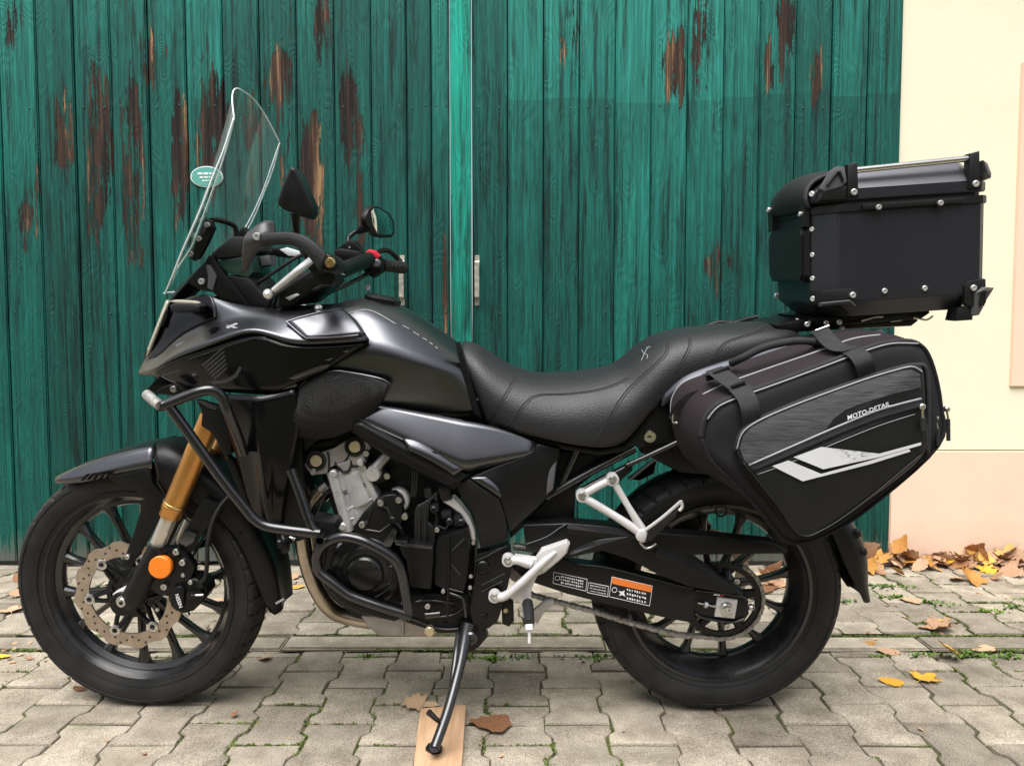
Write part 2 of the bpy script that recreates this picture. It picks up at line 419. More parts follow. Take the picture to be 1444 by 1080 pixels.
# --- paving: interlocking double-T concrete stones in columns
pav = mk('pavement', [(-3.75, .9, -.0055), (3.75, .9, -.0055), (3.75, 3.2, -.0055), (-3.75, 3.2, -.0055)], [(0, 1, 2, 3)], 'joint_soil', None)
tag(pav, None, None, kind='structure')
def paver_mesh(L, seed, top=1., cut=None):
    rnd = random.Random(seed); g = .0027
    half = [(-.1, .0825), (-.060, .0825), (-.040, .065), (.040, .065), (.060, .0825), (.1, .0825)]
    gy = .0048
    pts = [(x - g, max(min(y, .1 - gy), -.1 + gy)) for y, x in half] + [(-(x - g), max(min(y, .1 - gy), -.1 + gy)) for y, x in reversed(half)]
    if cut: pts = [(x, min(max(y, cut[0] + .001), cut[1] - .001)) for x, y in pts]
    pts = [(x + rnd.uniform(-.0022, .0022), y + rnd.uniform(-.002, .002)) for x, y in pts]
    bm = bmesh.new(); vv = [bm.verts.new((x, y, 0)) for x, y in pts]
    try: f = bm.faces.new(vv)
    except Exception: f = bm.faces.new(list(reversed(vv)))
    r = bmesh.ops.extrude_face_region(bm, geom=[f]); 
    for v in r['geom']:
        if isinstance(v, bmesh.types.BMVert): v.co.z -= .05
    bmesh.ops.remove_doubles(bm, verts=bm.verts, dist=.0004)
    bmesh.ops.recalc_face_normals(bm, faces=bm.faces)
    te = [e for e in bm.edges if all(v.co.z > -.001 for v in e.verts)]
    bmesh.ops.bevel(bm, geom=te, offset=.0042, segments=2, affect='EDGES', profile=.55)
    for v in bm.verts:
        if v.co.z > -.003: v.co.z += rnd.uniform(-.0006, .0006)
    me = bpy.data.meshes.new('paving_stone'); bm.to_mesh(me); bm.free()
    me.polygons.foreach_set('use_smooth', [True] * len(me.polygons)); me.set_sharp_from_angle(angle=radians(50))
    me.materials.append(MATS['concrete_paver']); return me
OUTV, OUTF = [], []
from mathutils import Euler
PAV = [paver_mesh(.2, 100 + i) for i in range(9)]
def lay(y0, y1, x0, x1, ph, rough):
    c = 0; x = x0
    while x < x1:
        y = y0 - .1 + ph + (.1 if c % 2 else 0.0)
        while y < y1 + .1:
            lo, hi = max(y - .1, y0), min(y + .1, y1)
            if hi - lo > .025:
                if hi - lo < .198: me = paver_mesh(.2, random.randint(0, 9999), cut=(lo - y + .0035, hi - y - .0035))
                else: me = random.choice(PAV)
                loc_ = Vector((x + random.gauss(0, .0012) * rough, y + random.gauss(0, .0012) * rough, random.gauss(0, .0011) * rough))
                rot_ = (random.gauss(0, .006) * rough, random.gauss(0, .006) * rough, random.gauss(0, .008) * rough)
                if y > 1.60 and abs(x) < .69 * y + .08:
                    o = bpy.data.objects.new('paving_stone', me); COL.objects.link(o); o.parent = pav
                    o.location = loc_; o.rotation_euler = rot_
                else:                                   # stones outside the photograph: one joined field
                    mt = Matrix.Translation(loc_) @ Euler(rot_).to_matrix().to_4x4(); k = len(OUTV)
                    OUTV.extend(mt @ v.co for v in me.vertices); OUTF.extend(tuple(i + k for i in p.vertices) for p in me.polygons)
            y += .2
        x += .1475; c += 1
lay(.90, 2.290, -2.05 - .1475 * 10, 3.6, .052, 1.0)
lay(2.415, 3.19, -2.55 - .1475 * 8, 3.7, .02, 2.0)
mk('paving_field', OUTV, OUTF, 'concrete_paver', pav, 50)['kind'] = 'stuff'
# long concrete edging between the two fields
x = -3.7
while x < 3.5:
    L_ = .997
    bm = bmesh.new(); bmesh.ops.create_cube(bm, size=1)
    for v in bm.verts: v.co = Vector((v.co.x * (L_ - .007), v.co.y * .094, v.co.z * .06 - .03))
    bmesh.ops.bevel(bm, geom=[e for e in bm.edges if all(v.co.z > -.01 for v in e.verts)], offset=.005, segments=2, affect='EDGES')
    o = from_bm('kerb_stone', bm, 'concrete_paver', pav); o.location = (x + L_ / 2, 2.3525, .004 + random.gauss(0, .001))
    x += L_
# --- plaster wall
def plaster(name, col, dirt, amt):
    m, n, l, b = newmat(name); b.inputs['Roughness'].default_value = .88; b.inputs['Specular IOR Level'].default_value = .2
    g = n.new('ShaderNodeNewGeometry'); sx = n.new('ShaderNodeSeparateXYZ'); l.new(g.outputs['Position'], sx.inputs[0])
    t1 = n.new('ShaderNodeTexNoise'); t1.inputs['Scale'].default_value = 2.4; t1.inputs['Detail'].default_value = 9; t1.inputs['Roughness'].default_value = .65; l.new(g.outputs['Position'], t1.inputs[0])
    t2 = n.new('ShaderNodeTexNoise'); t2.inputs['Scale'].default_value = 120; t2.inputs['Detail'].default_value = 7; l.new(g.outputs['Position'], t2.inputs[0])
    mr = n.new('ShaderNodeMapRange'); mr.inputs[1].default_value = .48; mr.inputs[2].default_value = .75; mr.inputs[3].default_value = 0; mr.inputs[4].default_value = amt * .6
    l.new(t1.outputs[0], mr.inputs[0])
    sp_ = n.new('ShaderNodeMapRange'); sp_.inputs[1].default_value = .20; sp_.inputs[2].default_value = .0; sp_.inputs[3].default_value = 0; sp_.inputs[4].default_value = .9; l.new(sx.outputs[2], sp_.inputs[0])
    s2 = node(n, 'ShaderNodeMath', operation='MULTIPLY'); l.new(sp_.outputs[0], s2.inputs[0]); l.new(t1.outputs[0], s2.inputs[1])
    s3 = node(n, 'ShaderNodeMath', operation='ADD'); s3.use_clamp = True; l.new(mr.outputs[0], s3.inputs[0]); l.new(s2.outputs[0], s3.inputs[1]); mr = s3
    mx = node(n, 'ShaderNodeMix', data_type='RGBA'); mx.inputs['A'].default_value = (*col, 1); mx.inputs['B'].default_value = (*dirt, 1)
    l.new(mr.outputs[0], mx.inputs['Factor']); l.new(mx.outputs['Result'], b.inputs['Base Color'])
    bp = n.new('ShaderNodeBump'); bp.inputs['Strength'].default_value = .22; bp.inputs['Distance'].default_value = .003; l.new(t2.outputs[0], bp.inputs['Height']); l.new(bp.outputs[0], b.inputs['Normal'])
plaster('plaster_cream', (.80, .755, .57), (.60, .54, .38), .4)
plaster('plaster_peach', (.81, .60, .455), (.58, .42, .31), .45)
WALL_Y = DOOR_Y + .012
xr = Wl(1264, 400, DOOR_Y).x                       # right edge of the doors
def box(name, x0, x1, y0, y1, z0, z1, mat, parent, bev=.003):
    bm = bmesh.new(); bmesh.ops.create_cube(bm, size=1)
    for v in bm.verts: v.co = Vector(((x0 + x1) / 2 + v.co.x * (x1 - x0), (y0 + y1) / 2 + v.co.y * (y1 - y0), (z0 + z1) / 2 + v.co.z * (z1 - z0)))
    if bev: bmesh.ops.bevel(bm, geom=list(bm.edges), offset=bev, segments=2, affect='EDGES')
    me = bpy.data.meshes.new(name); bm.to_mesh(me); bm.free()
    return fin(name, me, mat, parent, 35)
zpl = Wl(1400, 634, WALL_Y).z
wall = empty('plaster_wall', Matrix.Identity(4)); tag(wall, 'cream plastered house wall with a peach plinth beside the green doors', 'wall')
box('wall_face', xr + .002, 6.0, WALL_Y, WALL_Y + .3, zpl, 3.4, 'plaster_cream', wall, 0)
box('wall_face', -6.0, -2.42, WALL_Y, WALL_Y + .3, zpl, 3.4, 'plaster_cream', wall, 0)
box('plinth', xr + .002, 6.0, WALL_Y - .006, WALL_Y + .3, -.05, zpl - .004, 'plaster_peach', wall, .004)
box('plinth', -6.0, -2.42, WALL_Y - .006, WALL_Y + .3, -.05, zpl - .004, 'plaster_peach', wall, .004)
box('lintel', -2.42, xr + .002, WALL_Y + .05, WALL_Y + .3, 2.75, 3.4, 'plaster_cream', wall, 0)
xs = Wl(1432, 300, WALL_Y).x
sz0, sz1 = Wl(1432, 545, WALL_Y).z, Wl(1432, 88, WALL_Y).z
box('window_surround', xs, xs + .17, WALL_Y - .012, WALL_Y + .05, sz0, sz1, 'plaster_peach', wall, .003)
box('window_surround', xs + .171, xs + 1.129, WALL_Y - .012, WALL_Y + .05, sz0, sz0 + .15, 'plaster_peach', wall, .003)
box('window_surround', xs + 1.13, xs + 1.30, WALL_Y - .012, WALL_Y + .05, sz0, sz1, 'plaster_peach', wall, .003)
box('window_surround', xs + .171, xs + 1.129, WALL_Y - .012, WALL_Y + .05, sz1 - .15, sz1, 'plaster_peach', wall, .003)
wf = box('window_frame', xs + .171, xs + 1.129, WALL_Y - .004, WALL_Y + .05, sz0 + .151, sz1 - .151, 'plaster_cream', wall, .003)
pbr('glass_dark', (.02, .022, .025), .05, 0, .6)
for k in (0, 1): box('pane', xs + .22 + k * .455, xs + .625 + k * .455, WALL_Y - .007, WALL_Y + .02, sz0 + .21, sz1 - .21, 'glass_dark', wf, 0)
# --- weathered green paint on wood
import numpy as np
def green_wood(name, base, light, peel):
    m, n, l, b = newmat(name); b.inputs['Specular IOR Level'].default_value = .28
    g = n.new('ShaderNodeNewGeometry'); oi = n.new('ShaderNodeObjectInfo')
    sx = n.new('ShaderNodeSeparateXYZ'); l.new(g.outputs['Position'], sx.inputs[0])
    def M(op, a, b_=None, c=None):
        q = node(n, 'ShaderNodeMath', operation=op)
        for i, s in enumerate((a, b_, c)):
            if s is None: continue
            if isinstance(s, (int, float)): q.inputs[i].default_value = s
            else: l.new(s, q.inputs[i])
        return q.outputs[0]
    off = M('MULTIPLY', oi.outputs['Random'], 37.)
    cx = n.new('ShaderNodeCombineXYZ'); l.new(M('ADD', sx.outputs[0], off), cx.inputs[0]); l.new(off, cx.inputs[1]); l.new(sx.outputs[2], cx.inputs[2])
    def noise(sc, scale=1., det=6, rough=.6, dist=0.):
        mp = n.new('ShaderNodeMapping'); mp.inputs['Scale'].default_value = sc; l.new(cx.outputs[0], mp.inputs[0])
        t = n.new('ShaderNodeTexNoise'); t.inputs['Scale'].default_value = scale; t.inputs['Detail'].default_value = det
        t.inputs['Roughness'].default_value = rough; t.inputs['Distortion'].default_value = dist
        l.new(mp.outputs[0], t.inputs[0]); return t.outputs[0]
    # flowing year rings: a smooth stretched field cut into contour lines
    field = noise((7, 7, .42), 1, 2, .4)
    knots = noise((12, 12, 3.6), 1, 1, .4)
    rings = M('ADD', M('MULTIPLY', field, 13.), M('MULTIPLY', M('POWER', knots, 4.), 22.))
    saw = M('FRACT', rings)
    ring = M('ABSOLUTE', M('SUBTRACT', saw, .5))
    fib = noise((170, 170, 2.6), 1, 4, .65)
    fib2 = noise((70, 70, 1.2), 1, 5, .6)
    blot = noise((3.2, 3.2, 1.1), 1, 8, .7)
    def ramp(src, stops):
        r = n.new('ShaderNodeValToRGB'); el = r.color_ramp.elements
        while len(el) < len(stops): el.new(.5)
        for q, (p, c) in zip(el, stops): q.position = p; q.color = (*c, 1)
        l.new(src, r.inputs[0]); return r.outputs[0]
    # height on the door: paler top, daylight put into the tone (sheltered bands differ)
    hz = n.new('ShaderNodeMapRange'); hz.inputs[1].default_value = 1.0; hz.inputs[2].default_value = 2.35; l.new(sx.outputs[2], hz.inputs[0])
    tone = M('ADD', M('MULTIPLY', blot, .62), M('ADD', M('MULTIPLY', hz.outputs[0], .30), M('MULTIPLY', M('SUBTRACT', oi.outputs['Random'], .5), .30)))
    zc, xc = Wl(900, 136, DOOR_Y).z, Wl(712, 136, DOOR_Y).x
    old = M('MULTIPLY', M('GREATER_THAN', M('ADD', sx.outputs[2], M('MULTIPLY', oi.outputs['Random'], .05)), zc + .02), M('GREATER_THAN', sx.outputs[0], xc))
    tone = M('ADD', tone, M('MULTIPLY', old, .11))
    paint = ramp(tone, [(.22, tuple(x * .62 for x in base)), (.46, base), (.78, light)])
    shade = M('ADD', M('MULTIPLY', ring, .42), .84)
    dark = n.new('ShaderNodeMapRange'); dark.inputs[1].default_value = .52; dark.inputs[2].default_value = .60; dark.inputs[3].default_value = 1.06; dark.inputs[4].default_value = .34; l.new(noise((34, 34, 1.7), 1, 9, .74), dark.inputs[0])
    shade = M('MULTIPLY', shade, dark.outputs[0])
    shade = M('MULTIPLY', shade, M('ADD', M('MULTIPLY', fib, 2.4), -.15))
    shade = M('MULTIPLY', shade, M('ADD', M('MULTIPLY', fib2, 1.5), .28))
    pc = node(n, 'ShaderNodeVectorMath', operation='SCALE'); l.new(paint, pc.inputs[0]); l.new(shade, pc.inputs['Scale'])
    # bare wood under lost paint
    wn = M('ADD', M('MULTIPLY', noise((26, 26, 1.3), 1, 4, .55), .62), M('MULTIPLY', noise((150, 150, 2.0), 1, 5, .7), .40))
    wood = ramp(wn, [(.42, (.011, .009, .008)), (.49, (.036, .021, .016)), (.56, (.078, .042, .027)), (.63, (.34, .20, .10))])
    # where the paint has gone: patches with a ragged, vertical grain outline
    area = None
    for (px, py, rx, rz, s) in peel:
        c = Wl(px, py, DOOR_Y)
        d = M('ADD', M('POWER', M('DIVIDE', M('SUBTRACT', sx.outputs[0], c.x), rx), 2.), M('POWER', M('DIVIDE', M('SUBTRACT', sx.outputs[2], c.z), rz), 2.))
        k = M('MULTIPLY', M('SUBTRACT', 1.0, M('MINIMUM', d, 1.0)), s)
        area = k if area is None else M('MAXIMUM', area, k)
    rag = M('ADD', M('ADD', M('MULTIPLY', noise((34, 34, 5.2), 1, 8, .74), .52), M('MULTIPLY', noise((9, 9, 2.2), 1, 4, .6), .30)), M('MULTIPLY', noise((105, 105, 4.2), 1, 5, .7), .40))
    pe = M('ADD', rag, M('MULTIPLY', M('POWER', area, .6), .24) if area is not None else 0.)
    mr = n.new('ShaderNodeMapRange'); mr.inputs[1].default_value = .765; mr.inputs[2].default_value = .777; l.new(pe, mr.inputs[0])
    mx = node(n, 'ShaderNodeMix', data_type='RGBA'); l.new(mr.outputs[0], mx.inputs['Factor']); l.new(pc.outputs[0], mx.inputs['A']); l.new(wood, mx.inputs['B'])
    # grey bare wood and grime right at the foot
    foot = n.new('ShaderNodeMapRange'); foot.inputs[1].default_value = .16; foot.inputs[2].default_value = .02; foot.inputs[3].default_value = 0; foot.inputs[4].default_value = .8
    l.new(sx.outputs[2], foot.inputs[0])
    fm = M('MULTIPLY', foot.outputs[0], M('GREATER_THAN', M('ADD', fib2, M('MULTIPLY', foot.outputs[0], .35)), .62))
    mx2 = node(n, 'ShaderNodeMix', data_type='RGBA'); l.new(fm, mx2.inputs['Factor']); l.new(mx.outputs['Result'], mx2.inputs['A']); mx2.inputs['B'].default_value = (.13, .12, .10, 1)
    l.new(mx2.outputs['Result'], b.inputs['Base Color'])
    rg = n.new('ShaderNodeMapRange'); rg.inputs[3].default_value = .58; rg.inputs[4].default_value = .85; l.new(mr.outputs[0], rg.inputs[0]); l.new(rg.outputs[0], b.inputs['Roughness'])
    hgt = M('SUBTRACT', M('ADD', M('MULTIPLY', ring, .36), M('ADD', M('MULTIPLY', fib, 1.0), M('MULTIPLY', fib2, .7))), M('MULTIPLY', mr.outputs[0], .55))
    bp = n.new('ShaderNodeBump'); bp.inputs['Strength'].default_value = .85; bp.inputs['Distance'].default_value = .006
    l.new(hgt, bp.inputs['Height']); l.new(bp.outputs[0], b.inputs['Normal'])
PEEL = [(255, 235, .05, .30, 1.0), (300, 190, .08, .28, .95), (352, 170, .05, .14, .8), (397, 110, .05, .16, .8), (440, 260, .06, .32, 1.05),
        (491, 170, .045, .26, 1.0), (508, 250, .03, .4, .8), (140, 230, .08, .40, .78), (92, 190, .05, .22, .6), (190, 250, .06, .4, .72), (20, 50, .05, .2, .6),
        (210, 90, .05, .2, .5), (290, 60, .05, .25, .5), (455, 30, .05, .2, .7), (950, 95, .07, .20, .80), (985, 60, .06, .26, .6), (1085, 100, .04, .14, .65),
        (1010, 380, .06, .13, .42), (1105, 60, .05, .3, .6), (45, 300, .06, .25, .5), (400, 215, .03, .25, .7), (628, 420, .012, .5, 1.0), (800, 60, .06, .2, .4), (1150, 100, .04, .2, .55)]
PEEL = [(a, b_, c * 1.15, d * 1.15, e_ * .95) for a, b_, c, d, e_ in PEEL] + [(300, 150, 1.0, .9, .10)]
green_wood('door_green', (.0035, .086, .067), (.014, .195, .155), PEEL)
green_wood('door_teal', (.006, .235, .170), (.008, .285, .210), [(640, 470, .004, .2, .7)])
pbr('gap_black', (.006, .006, .006), .9)
pbr('nail', (.05, .12, .10), .5, .2)
pbr('handle_steel', (.66, .62, .52), .36, .8, .5, var=.15, rvar=.1, vscale=50)
def door(label, edges, z0, z1):
    d = empty('barn_door', Matrix.Translation((0, 0, 0))); tag(d, label, 'door')
    box('backing', edges[0] + .004, edges[-1] - .004, DOOR_Y + .020, DOOR_Y + .045, z0 + .01, z1 - .01, 'gap_black', d, 0)
    for a, b_ in zip(edges[:-1], edges[1:]):
        g = random.uniform(.0016, .0034); dy = random.uniform(-.0022, .0022)
        box('plank', a + g, b_ - g, DOOR_Y + dy, DOOR_Y + .018, z0 + random.uniform(-.004, .006), z1, 'door_green', d, .0045)
    return d
le = [Wl(x, 0, DOOR_Y).x for x in (-120, -57, -5, 48, 101, 153, 206, 260, 312, 364, 416, 470, 522, 572, 607, 633.5)]
le = [v for v in le]
re_ = [Wl(664.5 + 51.1 * i, 0, DOOR_Y).x for i in range(13)]; re_[-1] = xr
shift = Wl(664.5, 0, DOOR_Y).x
dl = door('weathered green plank door with large peeling brown patches, behind the windscreen', [-2.40] + le[0:], .012, 2.74)
dr = door('green plank door meeting the cream wall, mostly sound paint', re_, .012, 2.74)
st = box('cover_strip', Wl(634.6, 0, DOOR_Y).x, Wl(663.8, 0, DOOR_Y).x, DOOR_Y - .022, DOOR_Y + .018, .03, 2.74, 'door_teal', dr, 0)
st['label'] = 'bright teal cover strip between the door leaves'
# nails in rows
def nails(d, edges, zs):
    vs, fs = [], []
    for a, b_ in zip(edges[:-1], edges[1:]):
        for z in zs:
            for u in (.22, .78):
                v, f = lathe_data(Vector((a + (b_ - a) * u + random.uniform(-.004, .004), DOOR_Y - .0005, z + random.uniform(-.008, .008))), [(.0034, -.004), (.003, .0012), (0, .0022)], seg=8)
                k = len(vs); vs += v; fs += [tuple(q + k for q in g) for g in f]
    o = mk('nail_heads', vs, fs, 'nail', d); o['kind'] = 'stuff'
nails(dl, le, (.36, 1.06, 1.9)); nails(dr, re_, (.36, 1.06, 1.9))
def handle(px, d):
    zt, zb = Wl(px, 360, DOOR_Y).z, Wl(px, 431, DOOR_Y).z; x = Wl(px, 395, DOOR_Y).x
    L_ = zt - zb; w_ = .0095
    prof = [(0, 0), (.022, 0), (.034, .034), (L_ - .034, .034), (L_ - .022, 0), (L_, 0)]
    bm = bmesh.new(); ring = []
    for s, dpt in prof:
        for side in (-1, 1):
            ring.append((bm.verts.new((x + side * w_, DOOR_Y - .003 - dpt, zb + s)), bm.verts.new((x + side * w_, DOOR_Y + .001 - dpt, zb + s))))
    for i in range(len(prof) - 1):
        a, b_, c, d_ = ring[2 * i], ring[2 * i + 1], ring[2 * i + 3], ring[2 * i + 2]
        bm.faces.new((a[0], b_[0], c[0], d_[0])); bm.faces.new((a[1], d_[1], c[1], b_[1]))
        bm.faces.new((a[0], d_[0], d_[1], a[1])); bm.faces.new((b_[0], b_[1], c[1], c[0]))
    bmesh.ops.recalc_face_normals(bm, faces=bm.faces)
    h = from_bm('pull_handle', bm, 'handle_steel', d)
    for z in (zb + .006, zb + .015, zt - .006, zt - .015):
        v, f = lathe_data(Vector((x, DOOR_Y - .003, z)), [(.003, 0), (.0028, .0012), (0, .002)], seg=10); mk('screw', v, f, 'steel', h)
handle(567.5, dl); handle(673, dr)
# oval sign on the left door
sg = empty('oval_sign', Matrix.Translation(Wl(292.5, 250, DOOR_Y))); tag(sg, 'small oval enamel sign with white rim screwed to the weathered door', 'sign')
pbr('sign_green', (.10, .38, .32), .25, 0, .6, coat=.4); pbr('sign_white', (.78, .84, .80), .3)
c = Vector((0, 0, 0)); rx, rz = 22.5 * 3.2 / FPX, 14.5 * 3.2 / FPX
def oval(name, a, b_, y0, y1, mat, parent):
    vs = []; k = 40
    for y in (y0, y1):
        for i in range(k): vs.append((a * cos(2 * pi * i / k), y, b_ * sin(2 * pi * i / k)))
    fs = [tuple(range(k)), tuple(range(2 * k - 1, k - 1, -1))] + [(i, i + k, (i + 1) % k + k, (i + 1) % k) for i in range(k)]
    return mk(name, vs, fs, mat, parent, 35)
oval('rim', rx, rz, -.008, -.002, 'sign_white', sg); plate = oval('plate', rx * .93, rz * .90, -.0105, -.0081, 'sign_green', sg)
for (ty, tw, th) in ((.008, .035, .008), (-.006, .028, .006), (-.019, .018, .005)):
    for k in range(3):
        box('text_line', -tw + k * tw * .68, -tw + k * tw * .68 + tw * .55, -.0118, -.0106, ty, ty + th, 'sign_white', plate, 0)
for sx_ in (-1, 1):
    v, f = lathe_data(Vector((sx_ * rx * .84, -.0106, 0)), [(.003, 0), (.0026, .0015), (0, .002)], seg=10); mk('screw', v, f, 'steel', sg)

# --- added barn, unseen behind the camera, to darken reflections in the bike's panels
pbr('barn_timber', (.075, .058, .045), .8, 0, .3, bump=.4, bscale=60, var=.3, vscale=6, stretch=(8, 8, .6)); pbr('roof_tile', (.12, .055, .04), .75, 0, .3, bump=.5, bscale=40, var=.3)
pbr('pane_dark', (.02, .022, .025), .06, 0, .6)
bn = empty('added_barn', Matrix.Translation((0, -7, 0))); tag(bn, 'added dark timber barn with tiled roof, unseen behind the camera, for dark reflections', 'barn')
box('wall', -9, 9, -2.0, 0, 0, 3.0, 'barn_timber', bn, .01)
mk('roof', [(-9.3, .45, 2.9), (9.3, .45, 2.9), (9.3, -2.2, 5.2), (-9.3, -2.2, 5.2), (-9.3, .45, 2.78), (9.3, .45, 2.78), (9.3, -2.2, 5.08), (-9.3, -2.2, 5.08)], [(0, 1, 2, 3), (7, 6, 5, 4), (0, 4, 5, 1), (1, 5, 6, 2), (2, 6, 7, 3), (3, 7, 4, 0)], 'roof_tile', bn, 30)
for x in (-6, -2.4, 1.2, 5): 
    wn_ = box('window', x, x + 1.1, .002, .05, 1.1, 2.2, 'plaster_cream', bn, .004); box('pane', x + .08, x + .51, .03, .056, 1.18, 2.12, 'pane_dark', wn_, 0); box('pane', x + .59, x + 1.02, .03, .056, 1.18, 2.12, 'pane_dark', wn_, 0)
# ================================================================ the motorcycle
BIKE = empty('motorcycle', BIKE_M)
tag(BIKE, 'black adventure motorcycle with clear windscreen and gold forks leaning on its side stand', 'motorcycle')
CTX['root'] = BIKE; CTX['off'] = Vector((0, 0, 0))
YX = Vector((0, -1, 0))
# ---------------------------------------------------------------- wheels
def wheel(name, c, R, Rr, Ri, hw, rw, nsp, yaw, nblk):
    rot = Matrix.Rotation(yaw, 3, 'Z')
    def T(r, q, y): return c + rot @ Vector((r * cos(q), y, r * sin(q)))
    hub = None
    prof = []                                               # tyre section, near bead to far bead
    K = 14
    sw = [(Rr - .004, -hw * .74), (Rr + .008, -hw * .80), (Rr + (R - Rr) * .30, -hw * .96), (Rr + (R - Rr) * .55, -hw * .995), (Rr + (R - Rr) * .70, -hw * .965)]
    r0, y0 = sw[-1]
    cr = [(r0 + (R - r0) * sin(a), y0 * cos(a)) for a in [pi / 2 * k / K for k in range(1, K + 1)]]
    half = sw + cr
    prof = half + [(r, -y) for r, y in reversed(half[:-1])]
    seg = 300; vs, fs = [], []
    for k in range(seg):
        q = 2 * pi * k / seg
        for (r, y) in prof:
            u = abs(y) / hw; dr = 0
            if r > Rr + (R - Rr) * .68:
                s = (k / seg * nblk + (u * .55) * (1 if y < 0 else -1) + (.5 if y > 0 else 0)) % 1
                if s < .14 and .15 < u < .97: dr = -.006
                if .05 < u < .11: dr = -.005
            vs.append(T(r + dr, q, y))
    m = len(prof)
    for k in range(seg):
        for i in range(m - 1):
            j = (k + 1) % seg; fs.append((k * m + i, k * m + i + 1, j * m + i + 1, j * m + i))
    W = empty_child(name, c)
    def part(nm, vv, ff, mt, sh=35, par=None):
        return mk(nm, [p - c for p in vv], ff, mt, par or W, sh)
    part('tyre', vs, fs, 'rubber', 30)
    # moulded ring on the sidewall
    for rr, yy in ((Rr + (R - Rr) * .16, -hw * .875), (Rr + (R - Rr) * .66, -hw * .985)):
        v, f = tube_data([T(rr, 2 * pi * k / 120, yy) for k in range(120)], .0013, 6, True); part('sidewall_ring', v, f, 'rubber', 0)
    # rim: flange, bead seat, well
    rp = [(Rr + .006, -rw), (Rr + .004, -rw - .006), (Rr - .004, -rw - .006), (Rr - .010, -rw + .004), (Rr - .016, -rw + .010), (Ri + .012, -rw * .55), (Ri, -rw * .30), (Ri - .004, 0), (Ri, rw * .30), (Ri + .012, rw * .55), (Rr - .012, rw - .006), (Rr, rw + .006), (Rr + .006, rw), (Ri + .02, rw * .4), (Ri + .012, 0), (Ri + .02, -rw * .4)]
    vs, fs = [], []; seg = 120
    for k in range(seg):
        for (r, y) in rp: vs.append(T(r, 2 * pi * k / seg, y))
    m = len(rp)
    for k in range(seg):
        for i in range(m): j = (k + 1) % seg; fs.append((k * m + i, k * m + (i + 1) % m, j * m + (i + 1) % m, j * m + i))
    part('rim', vs, fs, 'rim_black', 30)
    # spokes, slim and slightly splayed in pairs
    for k in range(nsp):
        q = 2 * pi * (k + .33) / nsp; sp = .05 * (1 if k % 2 else -1)
        a0, a1 = q + sp * 2.0, q - sp * .2; st = 7; vs, fs = [], []
        for i in range(st):
            t = i / (st - 1); r = .040 + (Ri + .006 - .040) * t; a = a0 + (a1 - a0) * t
            wd = .0105 - .0035 * sin(pi * t) + (.007 if t > .95 else 0); dp = .013 - .003 * t; yy = -.004 * (1 - t)
            tg = Vector((-sin(a), 0, cos(a)))
            for (u, v_) in ((-1, -.55), (-.55, -1), (.55, -1), (1, -.55), (1, .8), (-1, .8)):
                p = Vector((r * cos(a), yy + v_ * dp, r * sin(a))) + tg * u * wd
                vs.append(c + rot @ p)
        for i in range(st - 1):
            for j in range(6): fs.append((i * 6 + j, i * 6 + (j + 1) % 6, (i + 1) * 6 + (j + 1) % 6, (i + 1) * 6 + j))
        part('spoke', vs, fs, 'rim_black', 35)
    hp = [(.0, -.062), (.030, -.062), (.036, -.056), (.036, -.03), (.056, -.02), (.056, .02), (.036, .03), (.036, .06), (0, .06)]
    vs, fs = [], []; seg = 40
    for k in range(seg):
        for (r, y) in hp: vs.append(T(r, 2 * pi * k / seg, y))
    m = len(hp)
    for k in range(seg):
        for i in range(m - 1): j = (k + 1) % seg; fs.append((k * m + i, k * m + i + 1, j * m + i + 1, j * m + i))
    part('hub', vs, fs, 'rim_black', 35)
    return W, part, T
def empty_child(name, c):
    "a wheel is a part with its own pieces: the hub core carries them"
    v, f = lathe_data(Vector((0, 0, 0)), [(0, -.05), (.02, -.05), (.02, .05), (0, .05)], seg=12)
    o = mk(name, v, f, 'rim_black', BIKE); o.location = c; return o
STEER = radians(-4)
FC = P(204, 819, 0); FC.z = .3205
RC = P(1005, 822, 0); RC.z = .3165
FWH, fpart, FT = wheel('front_wheel', FC, .3205, .2465, .216, .056, .036, 14, STEER, 46)
RWH, rpart, RT = wheel('rear_wheel', RC, .3165, .2300, .196, .081, .060, 12, 0, 42)
# ---------------------------------------------------------------- front brake disc with petals and drillings
def petal(R, n, k, amp): return R + amp * cos(n * k)
vs, fs = [], []; seg = 240; dy = -.078
for k in range(seg):
    q = 2 * pi * k / seg; ro = .1365 + .0034 * max(-1, min(1, 1.6 * sin(12 * q)))
    for (r, y) in ((.1005, dy), (ro, dy), (ro, dy + .005), (.1005, dy + .005)): vs.append(FT(r, q, y))
for k in range(seg):
    j = (k + 1) % seg
    for i in range(4): fs.append((k * 4 + i, k * 4 + (i + 1) % 4, j * 4 + (i + 1) % 4, j * 4 + i))
disc = fpart('brake_disc', vs, fs, 'disc_steel', 30)
vs, fs = [], []
for k in range(48):
    q = 2 * pi * (k + .3) / 48; r = (.109, .1185, .128, .1185)[k % 4]
    ax = FT(.1, 0, -1) - FT(.1, 0, 0)
    v, f = lathe_data(FT(r, q, dy - .0004), [(.0031, -.003), (.0031, .0003), (0, .0003)], ax, 10); n0 = len(vs); vs += v; fs += [tuple(a + n0 for a in g) for g in f]
fpart('drilling', vs, fs, 'hole_dark', 30)
FAX = (FT(.1, 0, -1) - FT(.1, 0, 0)).normalized()
